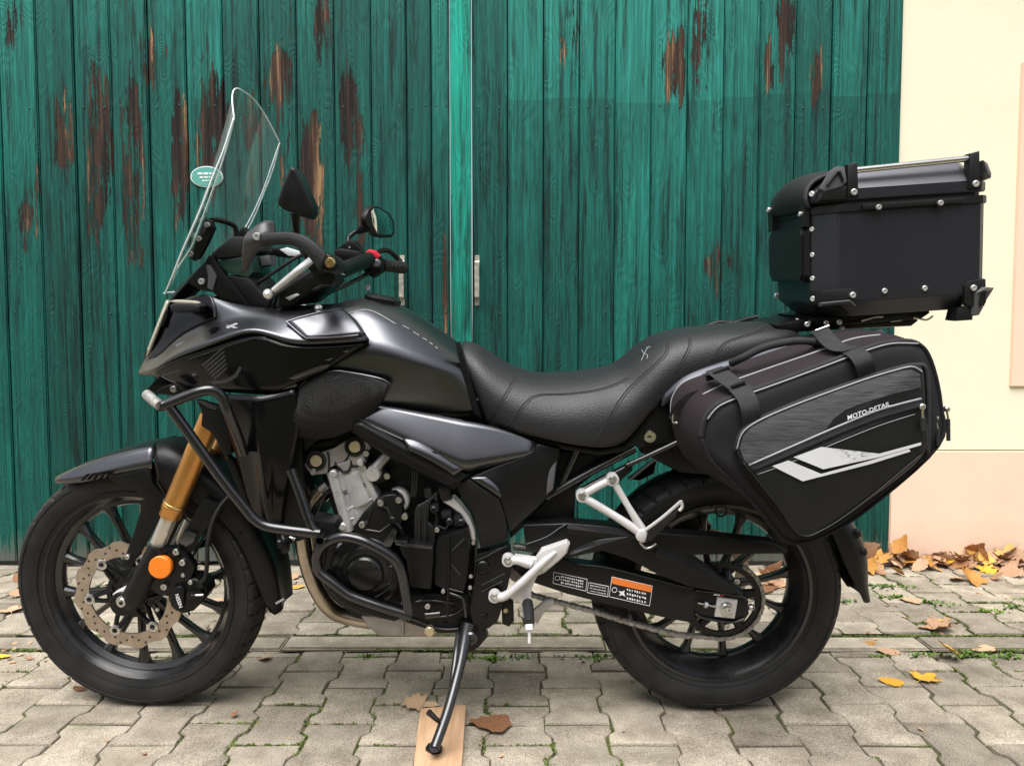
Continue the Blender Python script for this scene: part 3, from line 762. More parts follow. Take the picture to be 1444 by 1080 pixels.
for k in range(6):                                          # carrier arms and bobbins
    q = 2 * pi * (k + .12) / 6
    for s in (-.33, .33):
        v, f = tube_data([FT(.046, q + s, dy + .014), FT(.075, q + s * .35, dy + .006), FT(.104, q, dy + .002)], [.0075, .006, .0065], 8)
        fpart('carrier_arm', v, f, 'metal_black', 40)
    v, f = lathe_data(FT(.0995, q, dy), [(.0130, -.004), (.0135, .003), (.011, .0045), (.007, .0045), (.006, .001), (0, .001)], FAX, 18)
    fpart('bobbin', v, f, 'steel', 35)
v, f = lathe_data(FT(0, 0, dy + .012), [(.062, -.006), (.062, .002), (.050, .004), (.047, 0), (.03, 0)], FAX, 36); fpart('sensor_ring', v, f, 'metal_black', 30)
# ---------------------------------------------------------------- fork
A0, A1 = (303, 574, -.105), (246, 712, -.105)
def mir(p): return Vector((p.x, -p.y, p.z))
for s in (1, -1):
    def Q(*p):
        v = P(*p); return v if s > 0 else mir(v)
    f = TB('fork_tube', [Q(299, 586, -.105), Q(*A1)], .0262, 'gold', seg=28)
    LT('fork_seal', Q(*A1), [(.0262, -.0), (.0275, .001), (.0275, .012), (.0255, .016), (.0255, .03), (.018, .031)], 'gold', f, axis=(Q(236, 736, -.105) - Q(*A1)), seg=28)
    LT('scraper_ring', Q(247.5, 708.5, -.105), [(.0266, 0), (.0283, .001), (.0283, .005), (.0266, .006)], 'gold_bolt', f, axis=(Q(236, 736, -.105) - Q(*A1)), seg=28)
    TB('fork_slider', [Q(246, 712, -.105), Q(205, 808, -.105)], .0185, 'fork_tube', seg=24)
    TB('fork_bottom', [Q(226, 770, -.112), Q(207, 806, -.113), Q(190, 838, -.112), Q(181, 852, -.11)], [.024, .027, .027, .022], 'metal_black', seg=20)
    LT('axle_clamp', Q(179, 846, -.098), [(.031, -.02), (.031, .022), (.028, .027), (0, .027)], 'metal_black', axis=Vector((0, -s, 0)), seg=24)
BOLT((173, 848, -.128), .012, 'steel', name='axle_bolt'); LT('axle_washer', (173.4, 847.6, -.124), [(.0155, -.002), (.0155, .003), (0, .003)], 'steel')
PR('axle_pinch', [(158, 838), (170, 832), (180, 828), (182, 834), (162, 842)], -.118, .03, 'bracket_silver', bev=.002)
# caliper bracket, caliper, reflector
PR('caliper_bracket', [(212, 776), (238, 772), (262, 780), (275, 800), (262, 838), (240, 842), (222, 838), (204, 822), (196, 828), (190, 812), (204, 792)], -.118, .022, 'metal_black', bev=.004)
for p in ((249, 777.5), (258, 792.5), (258.5, 810.5), (232, 826.5)): BOLT((p[0], p[1], -.123), .0085 if p[1] != 810.5 else .0052, 'steel')
LT('reflector', (226, 799, -.132), [(.0265, -.012), (.0285, -.008), (.0285, .003), (.026, .006), (0, .0065)], 'orange', seg=40)['label'] = 'round orange side reflector'
LT('reflector_base', (226.8, 800, -.122), [(.030, -.01), (.030, .005), (0, .005)], 'metal_black', seg=32)
cal = PR('brake_caliper', [(236, 835), (243, 822), (258, 815), (276, 816), (290, 826), (292, 838), (286, 848), (272, 862), (256, 866), (242, 858), (237, 846)], -.118, .055, 'engine_black', bev=.007, seg=3)
pad = PR('caliper_body', [(239, 836), (244, 828), (254, 826), (260, 832), (259, 846), (256, 860), (248, 862), (240, 854)], -.130, .03, 'plastic_black', cal, bev=.005, seg=3)
PR('caliper_body', [(262, 836), (283, 834), (289, 840), (284, 846), (262, 846)], -.131, .02, 'plastic_black', cal, bev=.003)
TEXT('lettering', 'NISSIN', lambda x, y: P(x, y, -.1308), (246.5, 838.5), (252.5, 857), 5.5, 'sticker_white', cal)
TB('guide_pin', [(270, 840, -.135), (288, 838.5, -.135)], .0055, 'plastic_black', cal, seg=10); TB('bleed_nipple', [(276, 839, -.139), (287, 838.5, -.139)], .0028, 'steel', cal, seg=8)
BOLT((269, 820.5, -.128), .006, 'steel', cal); BOLT((264, 866, -.125), .006, 'steel', cal); BOLT((222, 859, -.11), .005, 'steel', cal)
TB('brake_hose', [(283, 822, -.125), (290, 812, -.13), (292, 790, -.13), (293, 765, -.128), (300, 735, -.12), (312, 712, -.105), (325, 698, -.09)], .0052, 'rubber')
LT('hose_end', (283, 824, -.125), [(.008, -.006), (.008, .006), (0, .006)], 'metal_black')
TB('sensor_cable', [(222, 850, -.105), (236, 828, -.105), (262, 800, -.095), (285, 760, -.09), (306, 720, -.09)], .003, 'rubber')
# fork guard on the left leg (flat black blade behind the slider)
PR('fork_guard', [(286, 702), (309, 712), (300, 735), (280, 760), (262, 790), (252, 790), (247, 775), (262, 745)], -.108, .012, 'plastic_black', bev=.003)
PR('reflector_stay', [(259, 748), (277, 754), (272, 765), (262, 771), (250, 764)], -.122, .008, 'paint_satin', bev=.002)
# ---------------------------------------------------------------- front fender
GR('front_fender', [
    [(82, 680, -.030), (79, 677.5, -.032), (81, 673, -.026), (93, 671, 0)],
    [(106, 682, -.060), (104, 676, -.064), (108, 660, -.052), (120, 652, 0)],
    [(148, 673, -.070), (146, 667, -.074), (150, 646, -.060), (159, 638, 0)],
    [(190, 664, -.076), (186, 658, -.079), (188, 636, -.064), (194, 629, 0)],
    [(216, 661, -.078), (215, 653, -.081), (217, 631, -.066), (221, 625, 0)]], 'paint_satin', sym=True, crease=(('c', 1, .75), ('c', 2, .45)), thick=.004)
GR('mudguard_extension', [
    [(221, 668, -.078), (219, 654, -.082), (218, 631, -.067), (222, 625, 0)],
    [(236, 704, -.080), (240, 664, -.086), (238, 626, -.068), (240, 620, 0)],
    [(262, 706, -.078), (268, 672, -.084), (262, 640, -.068), (262, 626, 0)],
    [(288, 716, -.075), (298, 690, -.080), (298, 665, -.066), (294, 648, 0)],
    [(322, 742, -.072), (338, 725, -.077), (342, 705, -.062), (334, 690, 0)],
    [(345, 782, -.068), (364, 768, -.072), (370, 752, -.058), (362, 738, 0)],
    [(360, 822, -.065), (384, 812, -.068), (394, 800, -.055), (385, 788, 0)],
    [(380, 860, -.055), (388, 866, -.058), (400, 858, -.048), (396, 848, 0)]], 'plastic_black', sym=True, crease=(('c', 1, .5),), thick=.004)
PR('fender_stay', [(150, 675), (204, 661), (212, 665), (215, 682), (235, 703), (216, 748), (192, 788), (186, 800), (174, 803), (170, 795), (176, 784), (188, 752), (203, 704), (190, 690), (165, 680)], -.088, .010, 'plastic_black', bev=.003)
for i in range(5): PR('vent_fin', [(122 + i * 8.3, 668.5 - i * 1.3), (126.5 + i * 8.3, 667.8 - i * 1.3), (117.5 + i * 8.3, 677.5 - i * .6), (113 + i * 8.3, 677.5 - i * .6)], -.088 - .002 * min(i, 1), .006, 'paint_gloss', bev=0)
TB('fender_edge', [(216.5, 631, -.084), (218, 652, -.090), (222.5, 660, -.091), (222.5, 680, -.090), (235, 702, -.090)], .0016, 'paint_satin', seg=6, smooth=False)
BOLT((180, 785, -.093), .0065, 'steel'); BOLT((338, 751, -.078), .004, 'metal_black')
TEXT('lettering', 'HONDA', lambda x, y: P(x, y, -.075), (390, 852), (401.5, 845), 3.2, 'sticker_white')
# ---------------------------------------------------------------- tank
tank = GR('fuel_tank', [
    [(438, 612, -.118), (440, 560, -.150), (452, 500, -.155), (462, 450, -.105), (462, 438, -.05), (466, 432, 0)],
    [(470, 610, -.125), (474, 552, -.158), (486, 496, -.168), (486, 441, -.112), (486, 430, -.05), (490, 424, 0)],
    [(522, 590, -.130), (522, 548, -.158), (524, 484, -.174), (512, 436, -.112), (512, 424, -.05), (520, 418.5, 0)],
    [(572, 588, -.130), (572, 552, -.152), (574, 504, -.170), (556, 454, -.110), (552, 432, -.05), (560, 427, 0)],
    [(622, 588, -.128), (619, 553, -.143), (614, 515, -.155), (598, 478, -.103), (590, 453, -.05), (596, 450, 0)],
    [(660, 586, -.122), (650, 552, -.132), (640, 520, -.134), (632, 496, -.092), (626, 478, -.045), (632, 474, 0)],
    [(672, 582, -.118), (662, 552, -.122), (652, 522, -.120), (646, 502, -.082), (644, 490, -.04), (650, 488, 0)]],
    'paint_satin', sym=True, crease=(('c', 2, .55), ('c', 3, .35)), thick=.004)
PR('tank_seam', [(642, 484), (648, 482), (662, 530), (679, 590), (668, 585), (655, 540)], -.128, .02, 'plastic_black', bev=.002)
tt = bvh(tank)
SEAM('tank_stripe', tt, [(488, 443), (512, 437), (528, 440), (545, 449), (558, 457)], .0013, 'thread_light', lift=.0002)
for a, b_ in (((568, 459), (577, 464)), ((583, 468), (591, 473)), ((596, 476.5), (602, 480)), ((606, 483), (610, 486)), ((614, 489), (617, 491.5))):
    SEAM('stripe_dash', tt, [a, ((a[0] + b_[0]) / 2, (a[1] + b_[1]) / 2), b_], .0011, 'thread_light', lift=.0002)
LT('tank_cap', P(540, 423, 0), [(.045, -.012), (.045, .004), (.036, .010), (0, .011)], 'metal_black', axis=Vector((.2, 0, 1)), seg=36)
# knee pad, framed by a raised lip
GR('knee_pad', [
    [(424, 548, -.176), (440, 531, -.178), (468, 523, -.180), (500, 527, -.180), (532, 534, -.178), (548, 542, -.174)],
    [(418, 574, -.180), (440, 562, -.186), (468, 558, -.188), (500, 558, -.187), (528, 556, -.183), (546, 552, -.176)],
    [(414, 596, -.176), (440, 596, -.180), (466, 596, -.180), (492, 586, -.179), (516, 572, -.177), (536, 562, -.172)],
    [(416, 612, -.160), (440, 616, -.160), (466, 614, -.160), (490, 606, -.162), (510, 590, -.164), (530, 572, -.165)]], 'plastic_dimpled', crease=(('r', 0, .9),), thick=.012, mirror=True)
TB('pad_lip', [(423, 548, -.181), (428, 540, -.182), (444, 531, -.183), (470, 523.5, -.184), (500, 527, -.184), (532, 533.5, -.182), (546, 539, -.180), (549, 545, -.179), (545, 555, -.178), (533, 570, -.174), (520, 582, -.171), (500, 600, -.166)], .0042, 'paint_satin', seg=8)
# ---------------------------------------------------------------- nose and side fairing
FR = [
    [(196, 529, -.015), (215, 531, -.060), (240, 515, -.110), (280, 498, -.152), (325, 482, -.178), (360, 470, -.188), (398, 487, -.200), (426, 492, -.205), (520, 485, -.172)],
    [(195, 525, -.028), (216, 524, -.090), (241, 504, -.142), (280, 491, -.188), (325, 474, -.208), (358, 462, -.212), (398, 479, -.222), (425, 486, -.228), (521, 479, -.192)],
    [(199, 516, -.026), (225, 506, -.060), (248, 480, -.088), (284, 461, -.116), (324, 450, -.138), (362, 448, -.158), (406, 456, -.186), (440, 464, -.202), (510, 462, -.182)],
    [(202, 511, -.022), (227, 496, -.055), (247, 466, -.080), (286, 448, -.110), (322, 440, -.128), (364, 442, -.146), (408, 449, -.172), (443, 452, -.180), (500, 452, -.164)],
    [(204, 506, -.018), (228, 478, -.050), (241, 444, -.070), (287, 424, -.104), (316, 430, -.118), (364, 438, -.132), (410, 442, -.148), (446, 440, -.145), (486, 440, -.130)],
    [(206, 503, -.008), (226, 470, -.045), (239, 428, -.056), (286, 411, -.096), (310, 424, -.106), (362, 434, -.112), (408, 436, -.110), (444, 433, -.100), (476, 432, -.085)]]
fair = GR('side_fairing', FR, 'paint_satin', crease=(('r', 1, .85), ('r', 2, .3), ('r', 5, .8)), thick=.004, mirror=True)
GR('nose_reflection', [[(x, y, yy - .003) for x, y, yy in row] for row in [
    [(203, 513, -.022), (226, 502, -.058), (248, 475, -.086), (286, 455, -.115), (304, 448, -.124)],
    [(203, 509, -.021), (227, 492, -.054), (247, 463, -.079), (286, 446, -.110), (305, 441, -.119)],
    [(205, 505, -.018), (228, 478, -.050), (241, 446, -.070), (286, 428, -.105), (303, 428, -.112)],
    [(207, 502, -.010), (227, 471, -.046), (240, 432, -.057), (285, 413, -.097), (298, 417, -.102)]]], 'paint_reflection_dark', thick=.003, mirror=True, crease=(('r', 3, .8),))  # overlay on the fairing paint: dark reflection on the nose painted in
GR('nose_cowl', [
    [(206, 502, -.020), (205, 500, 0)], [(226, 470, -.045), (221, 466, 0)], [(239, 428, -.050), (232, 424, 0)], [(262, 404, -.060), (255, 398, 0)], [(288, 378, -.070), (284, 372, 0)]], 'plastic_black', sym=True, thick=.004)
GR('headlight', [
    [(210, 503, -.022), (205.5, 501, 0)], [(221, 474, -.052), (215, 472, 0)], [(232, 446, -.062), (225, 444, 0)], [(240, 425, -.055), (233, 424, 0)]], 'headlight', sym=True, thick=.006, sub=2)
PR('headlight_trim', [(232, 440), (236, 436), (236, 448), (228, 462), (226, 458)], -.066, .01, 'plastic_black', bev=.001)
PR('turn_signal', [(238, 431), (246, 426), (274, 427), (282, 432), (280, 440), (250, 442), (241, 439)], -.150, .045, 'plastic_rough', bev=.006, seg=3)
PR('turn_signal_lens', [(238, 425), (246, 423), (272, 425), (276, 428), (246, 427)], -.149, .03, 'headlight', bev=.001)
# black inner side panel under the fairing edge
sp = GR('side_panel', [
    [(216, 527, -.078), (241, 508, -.124), (280, 495, -.162), (325, 479, -.186), (360, 467, -.194), (398, 484, -.208), (426, 490, -.212), (520, 483, -.178)],
    [(222, 530, -.085), (250, 522, -.128), (288, 514, -.160), (330, 508, -.184), (366, 506, -.192), (392, 512, -.200), (424, 512, -.206), (488, 504, -.188)],
    [(229, 532, -.082), (258, 541, -.112), (298, 549, -.142), (338, 553, -.166), (372, 556, -.178), (392, 552, -.186), (414, 541, -.198), (462, 519, -.188)]], 'paint_gloss', crease=(('c', 5, .6),), thick=.006, mirror=True)
spt = bvh(sp)
SEAM('panel_edge', spt, [(266, 506), (300, 495), (340, 482), (368, 475), (378, 479), (384, 482)], .0012, 'paint_satin')
SEAM('panel_edge', spt, [(229, 530), (240, 526), (252, 523)], .0012, 'paint_satin'); SEAM('panel_edge', spt, [(228, 531), (238, 536), (248, 540)], .0012, 'paint_satin')
# winged emblem, dark on dark
for i in range(6):
    s0 = Vector((285 + 3.25 * i, 514 + 3.8 * i)); d_ = Vector((27, -23)).normalized() * (40 - 3.2 * i); w_ = Vector((.65, .76)) * 2.5
    DECAL('emblem_feather', spt, [tuple(s0), tuple(s0 + d_), tuple(s0 + d_ * .97 + w_), tuple(s0 + w_ + Vector((-1, 1)))], 'guard_grey', lift=.001)
DECAL('emblem_feather', spt, [(296, 538), (316, 536), (330, 528), (338, 516), (341, 519), (334, 532), (318, 540), (300, 542)], 'guard_grey', lift=.001)
TEXT('lettering', 'HONDA', spt, (293, 541), (328, 537), 4, 'guard_grey', lift=.001)
ft = bvh(fair)
DECAL('fairing_badge', ft, [(294, 466.5), (299, 462.5), (308, 461), (310, 463.5), (305, 469), (298, 471.5)], 'paint_gloss', lift=.0008)
for q in (((246, 487), (252, 483.5), (264, 479.5), (257, 484.5), (249, 489)), ((318, 461), (333, 455), (336, 456.5), (321, 463.5)), ((318, 458), (326, 459), (336, 462), (330, 463))): DECAL('fairing_lettering', ft, q, 'case_grey' if q[0][0] < 300 else 'piping', lift=.0008)
# raised insert on the shroud
GR('shroud_insert', [
    [(406, 453, -.186), (428, 446, -.176), (458, 439, -.160), (481, 436, -.138)],
    [(420, 466, -.206), (450, 458, -.196), (480, 455, -.186), (503, 452, -.170)],
    [(433, 477, -.224), (462, 476, -.213), (490, 474.5, -.204), (515, 472, -.192)]], 'paint_satin', thick=.004, crease=(('r', 0, .8), ('r', 2, .8)))
for pts in ([(404, 454), (424, 471.5), (434, 478)], [(404, 454), (428, 446.5), (458, 439.5), (480, 436)], [(434, 477), (470, 476), (505, 473)]):
    TB('insert_edge', [(x, y, yy) for (x, y), yy in zip(pts, [-.190, -.214, -.226] if pts[1][0] == 424 else ([-.190, -.179, -.163, -.141] if len(pts) == 4 else [-.227, -.213, -.199]))], .0030, 'paint_satin', seg=8)
# lower dark facet of the shroud and air outlet
PR('shroud_outlet', [(405, 534, -.205), (420, 527, -.207), (446, 517, -.206), (463, 513, -.202), (466, 516, -.200), (440, 526, -.204), (416, 535, -.204)], 0, .012, 'paint_satin', bev=.001)
PR('shroud_outlet', [(389, 552, -.190), (404, 543, -.194), (418, 541, -.194), (419, 545, -.193), (404, 548, -.192)], 0, .012, 'paint_satin', bev=.001)
PR('shroud_slot', [(458, 508, -.208), (470, 504, -.208), (464, 508.5, -.207)], 0, .004, 'case_grey', bev=0); PR('shroud_slot', [(483, 496, -.204), (492, 493.5, -.203), (489, 496.5, -.203)], 0, .004, 'case_grey', bev=0)
LT('grommet', P(449, 434, -.11), [(.009, -.006), (.009, .003), (.005, .007), (0, .007)], 'rivet', axis=Vector((0, -.5, 1)))
# radiator shroud: two dark folded blades
GR('radiator_shroud', [
    [(308, 556, -.150), (336, 556, -.172), (364, 558, -.184), (390, 556, -.188), (416, 548, -.190)],
    [(318, 590, -.150), (346, 592, -.170), (366, 596, -.196), (388, 596, -.180), (422, 592, -.182)],
    [(332, 630, -.148), (356, 632, -.166), (372, 640, -.198), (390, 640, -.178), (420, 618, -.176)],
    [(342, 672, -.145), (364, 674, -.160), (376, 680, -.188), (390, 680, -.168), (408, 668, -.168)],
    [(352, 712, -.140), (368, 716, -.152), (376, 720, -.170), (386, 720, -.158), (398, 716, -.155)],
    [(372, 742, -.130), (380, 744, -.138), (386, 746, -.145), (392, 746, -.140), (398, 742, -.138)]], 'paint_gloss', crease=(('c', 2, .5),), thick=.006, mirror=True)
PR('radiator', [(366, 596), (424, 590), (432, 760), (392, 772)], -.14, .28, 'engine_black', bev=.003)
PR('steering_cover', [(345, 590), (360, 580), (430, 560), (470, 600), (430, 640), (380, 650)], -.12, .24, 'engine_black', bev=.01)
PR('fork_shroud', [(276, 564), (306, 572), (328, 590), (326, 640), (316, 644), (300, 612), (283, 600), (285, 582)], -.136, .02, 'plastic_black', bev=.003)
PR('fork_shroud_top', [(276, 564), (286, 566), (306, 576), (302, 578), (292, 574)], -.139, .02, 'paint_satin', bev=.001)
PR('nose_underside', [(222, 532), (262, 542), (300, 550), (300, 556), (262, 560), (222, 556), (205, 550)], -.09, .18, 'paint_gloss', bev=.004)
PR('horn_stay', [(318, 640), (330, 650), (345, 690), (352, 712), (346, 712), (324, 664)], -.12, .02, 'plastic_black', bev=.002)
BOLT((245.5, 548.5, -.16), .0080, 'steel')
PR('mount_tab', [(218, 552), (232, 544), (250, 541), (262, 552), (252, 558), (222, 556)], -.15, .02, 'metal_black', bev=.003)
# ---------------------------------------------------------------- windscreen
NE = [(330, 166, .165), (316, 210, .172), (300, 250, .174), (283, 295, .172), (268, 330, .160), (256, 357, .140), (243, 390, .105), (233, 414, .060)]
rows = []
TOPC = P(346, 131, 0)
for i, (x, y, wd) in enumerate(NE):
    e = P(x, y, -wd); row = []
    for k in range(13):
        u = -1 + k / 6.
        if i == 0: q = (1 - abs(u) ** 3); row.append(Vector((e.x + (TOPC.x - e.x) * q, e.y + (u + 1) * wd, e.z + (TOPC.z - e.z) * q)))
        else:
            fwd = .055 * (1 - u * u) * (wd / .17); row.append(Vector((e.x - fwd, e.y + (u + 1) * wd, e.z + (.03 * (1 - u * u) if i == 1 else 0))))
    rows.append(row)
ws = GR('windscreen', rows, 'acrylic', sub=2, thick=0, crease=())
def rim(pts, r, nm='screen_edge'):
    vs_, fs_ = tube_data(crom(pts, 5), r, 6); return mk(nm, vs_, fs_, 'acrylic_edge', ws, 0)
rim([r_[0] for r_ in rows], .0024); rim([r_[-1] for r_ in rows], .0018); rim(rows[0], .0018); rim(rows[-1], .0028)
INN = [rows[0][0], P(322, 200, -.158), P(306, 250, -.156), P(290, 295, -.148), P(277, 330, -.134), P(268, 352, -.117), P(250, 378, -.10), P(244, 392, -.095)]
rim(INN, .0018)
OUT_ = [r_[0] for r_ in rows]; a_, b_ = crom(OUT_, 5), crom(INN, 5); k_ = min(len(a_), len(b_))
mk('screen_fold_flare', a_[:k_] + b_[:k_], [(i, i + 1, k_ + i + 1, k_ + i) for i in range(k_ - 1)], 'acrylic_fold_flare', ws, 0)
FI = [mir(p) for p in INN[:5]]; rim(FI, .0018)
a_, b_ = crom([r_[-1] for r_ in rows[:5]], 5), crom(FI, 5); k_ = min(len(a_), len(b_))
mk('screen_fold_flare', a_[:k_] + b_[:k_], [(i, i + 1, k_ + i + 1, k_ + i) for i in range(k_ - 1)], 'acrylic_fold_flare', ws, 0)
br = PR('screen_bracket', [(288, 306), (299, 312), (302, 322), (292, 344), (280, 365), (272, 368), (266, 363), (276, 338)], -.125, .014, 'plastic_black', bev=.004)
for p in ((292.5, 317.5), (281, 337), (269.5, 358.5)): BOLT((p[0], p[1], -.129), .0065, 'steel', br)
PR('bracket_slot', [(287, 322), (291, 324), (287.5, 331), (283.5, 329)], -.1265, .003, 'gap_black', br, bev=0)
TB('accessory_bar', [(299, 311, -.10), (306, 310, -.08), (326, 316, -.05), (332, 322, -.04), (333, 334, -.04)], .0062, 'metal_black', seg=10)
TB('accessory_bar', [(299, 311, -.10), (302, 309, 0), (306, 311, .08)], .0055, 'metal_black', seg=10)
# cockpit
PR('dash_visor', [(296, 358), (325, 334), (337, 333), (350, 338), (352, 352), (338, 362), (300, 366)], -.085, .17, 'plastic_rough', bev=.006)
PR('dash_display', [(305, 368), (340, 362), (352, 360), (356, 384), (350, 392), (318, 384)], -.080, .15, 'dash_glass', bev=.003)
PR('inner_cowl', [(262, 398), (278, 380), (287, 372), (294, 360), (300, 362), (316, 386), (330, 402), (352, 432), (340, 432), (312, 424), (300, 412), (285, 410)], -.092, .02, 'plastic_black', bev=.003)
PR('inner_cowl_facet', [(290, 374), (296, 374), (302, 384), (305, 390), (300, 410), (292, 406), (293, 390)], -.097, .01, 'case_grey', bev=.002)
PR('cockpit_floor', [(318, 388), (350, 392), (372, 416), (395, 434), (352, 432), (332, 410)], -.085, .17, 'engine_black', bev=.004)
BOLT((284.5, 397, -.095), .0075, 'rivet')
PR('gauge_bracket', [(333, 330), (342, 320), (355, 330), (350, 342), (338, 342)], -.06, .03, 'plastic_black', bev=.003)
PR('key_switch', [(365, 362), (380, 360), (382, 374), (368, 376)], -.02, .05, 'case_grey', bev=.004)
# ---------------------------------------------------------------- handlebar, levers, guards, mirrors
TB('handlebar', [(466, 371, -.375), (474, 374, -.28), (478, 380, -.20), (458, 400, -.10), (452, 404, 0), (462, 396, .08), (500, 376, .20), (522, 370, .29), (569, 377, .395)], .0115, 'metal_black', seg=14)
TB('handlebar_grip', [(466, 371, -.37), (472, 373.5, -.30), (476, 376, -.25)], .0175, 'rubber', seg=18)
TB('handlebar_grip', [(540, 374, .315), (555, 376, .355), (569, 378, .395)], .0175, 'rubber', seg=18)
for i in range(4): TB('grip_rib', [(546 + i * 5.5, 379, .33 + .013 * i - .017), (548.5 + i * 5.5, 373, .33 + .013 * i - .02)], .0012, 'case_grey', seg=6)
TB('bar_riser', [(476, 384, .02), (500, 374, .14), (520, 366, .24)], .020, 'plastic_black', seg=14)
PR('switch_cluster', [(512, 362), (520, 356), (534, 360), (540, 372), (538, 384), (526, 392), (514, 386), (510, 372)], .27, .05, 'plastic_black', bev=.006)
PR('kill_switch', [(514, 357), (520, 351.5), (528, 353), (535, 361), (532, 366), (524, 361)], .262, .03, 'red_plastic', bev=.004)
LT('start_button', (531, 371.5, .262), [(.012, -.006), (.012, .005), (.008, .008), (0, .008)], 'case_grey')
PR('switch_box', [(470, 354), (480, 350), (505, 354), (512, 362), (508, 372), (485, 372), (474, 366)], .20, .06, 'plastic_black', bev=.005)
PR('brake_reservoir', [(476, 350), (492, 338), (500, 340), (512, 356), (502, 360), (482, 358)], .24, .05, 'plastic_black', bev=.004)
TB('hand_guard', [(526, 362, .33), (536, 354, .36), (548, 354, .39), (560, 364, .41), (568, 374, .405)], .0075, 'plastic_black', seg=10)
TB('brake_lever', [(520, 384, .26), (508, 392, .25), (470, 410, .16), (450, 416, .10)], .006, 'metal_black', seg=8)
LT('bolt', (518, 405.5, .25), [(.008, -.006), (.008, .005), (0, .006)], 'rivet')
PR('switch_cluster', [(438, 372), (450, 362), (470, 372), (474, 392), (466, 404), (450, 402), (440, 394)], -.235, .07, 'plastic_black', bev=.007)
PR('switch_trim', [(474, 372), (482, 373), (483, 380), (478, 382), (484, 388), (478, 386), (472, 380)], -.22, .02, 'bracket_silver', bev=.002)
hg = GR('hand_guard', [
    [(370, 333, -.362), (388, 330.5, -.368), (412, 330, -.374), (432, 335, -.380), (450, 348, -.384), (462, 362, -.386)],
    [(370, 341, -.366), (388, 338, -.372), (412, 337, -.378), (428, 342, -.384), (444, 356, -.388), (458, 373, -.390)],
    [(371, 343, -.362), (388, 341.5, -.368), (411, 341, -.374), (426, 347, -.380), (440, 361, -.384), (455, 382, -.386)]], 'plastic_rough', thick=.010, crease=(('r', 0, .6), ('r', 2, .6)))
PR('guard_end', [(452, 360), (462, 357), (472, 364), (475, 374), (470, 384), (458, 384), (450, 374)], -.388, .02, 'plastic_black', bev=.006, seg=3)
LT('bar_end_bolt', (465, 370.5, -.392), [(.0105, -.004), (.0105, .002), (.0085, .005), (.004, .005), (.0035, .001), (0, .001)], 'gold_bolt')
GR('guard_shield', [
    [(352, 330, -.335), (362, 322, -.340), (376, 311, -.335), (384, 316, -.315)],
    [(346, 338, -.345), (358, 338, -.355), (374, 330, -.358), (388, 334, -.340)],
    [(345, 348, -.340), (354, 348, -.348), (366, 343, -.350), (378, 344, -.335)],
    [(343, 366, -.325), (350, 364, -.330), (356, 356, -.332), (360, 350, -.322)],
    [(342, 384, -.310), (345, 382, -.312), (350, 370, -.314), (354, 362, -.310)]], 'guard_grey', thick=.006, crease=(('r', 1, .5),))
BOLT((362.5, 333.5, -.362), .0075, 'rivet')
TB('clutch_lever', [(385, 410, -.335), (405, 394, -.33), (425, 378, -.32), (440, 366, -.29)], [.0055, .0072, .0078, .008], 'bracket_silver', seg=10)
LT('lever_ball', (378, 414.5, -.335), [(0, -.0105), (.0075, -.0075), (.0105, 0), (.0075, .0075), (0, .0105)], 'rivet', seg=20, sharp=0)
PR('clutch_perch', [(432, 360), (446, 352), (458, 360), (458, 384), (444, 390), (434, 380)], -.275, .06, 'plastic_black', bev=.006)
PR('white_tag', [(394, 352), (404, 349), (421, 354), (424, 362), (406, 361)], .16, .01, 'white_plastic', bev=.003)
PR('guard_shield', [(362, 350), (394, 348), (425, 362), (404, 364), (372, 360)], .18, .05, 'plastic_black', bev=.006)
PR('triple_clamp', [(392, 398), (420, 384), (442, 382), (452, 398), (436, 414), (412, 432), (392, 434)], -.13, .26, 'engine_black', bev=.008)
PR('clamp_face', [(402, 420), (418, 414), (422, 416), (408, 424)], -.134, .01, 'bracket_silver', bev=.001)
for k, (a, b_) in enumerate((((386, 432), (398, 406)), ((378, 434), (392, 412)), ((372, 434), (386, 418)))): TB('control_cable', [(a[0] - 6, a[1] + 6, -.08), (a[0], a[1], -.09), (b_[0], b_[1], -.14), (440, 384, -.2)], .0034, 'rubber', seg=8)
TB('control_cable', [(452, 412, .1), (486, 402, .2), (514, 388, .26)], .004, 'rubber', seg=8)
TB('control_cable', [(440, 410, -.12), (462, 400, -.18), (470, 388, -.22)], .004, 'rubber', seg=8)
TB('control_cable', [(360, 402, -.05), (385, 385, -.1), (420, 362, -.12), (446, 352, -.1)], .004, 'rubber', seg=8)
mk_ = PR('mirror', [(408, 237), (412, 235), (418, 240), (431, 268), (440, 290), (440, 300), (435, 308), (428, 307), (414, 301), (398, 295), (391, 289), (390, 284), (397, 262)], -.345, .05, 'plastic_black', bev=.014, seg=4, sharp=60)
TB('mirror_stem', [(416, 302, -.325), (417, 318, -.32), (420, 336, -.31), (430, 358, -.26), (440, 370, -.24)], [.0095, .0075, .0065, .0065, .008], 'metal_black', seg=10)
my = lambda x: .255 + (x - 515) / 42. * .15
mr_ = PR('mirror', [(x, y, my(x)) for x, y in [(520, 296), (526, 290), (534, 291), (550, 300), (556, 312), (557.5, 328), (553, 335), (540, 335.5), (530, 333), (522, 322), (516, 316), (515, 308)]], 0, Vector((-.014, .006, 0)), 'plastic_black', bev=.004, seg=3, sharp=60)
PR('mirror_glass', [(x + .6, y, my(x) - .002) for x, y in [(523, 299), (527, 293.5), (534, 294.5), (547, 302), (553, 313), (554.5, 327), (551, 331.5), (541, 332), (532, 329.5), (525, 315)]], 0, Vector((-.003, .001, 0)), 'mirror_glass', mr_, bev=.001)
PR('mirror_neck', [(500, 326), (511, 314), (520, 308), (523, 325), (512, 328), (504, 330)], .275, .03, 'plastic_black', bev=.005)
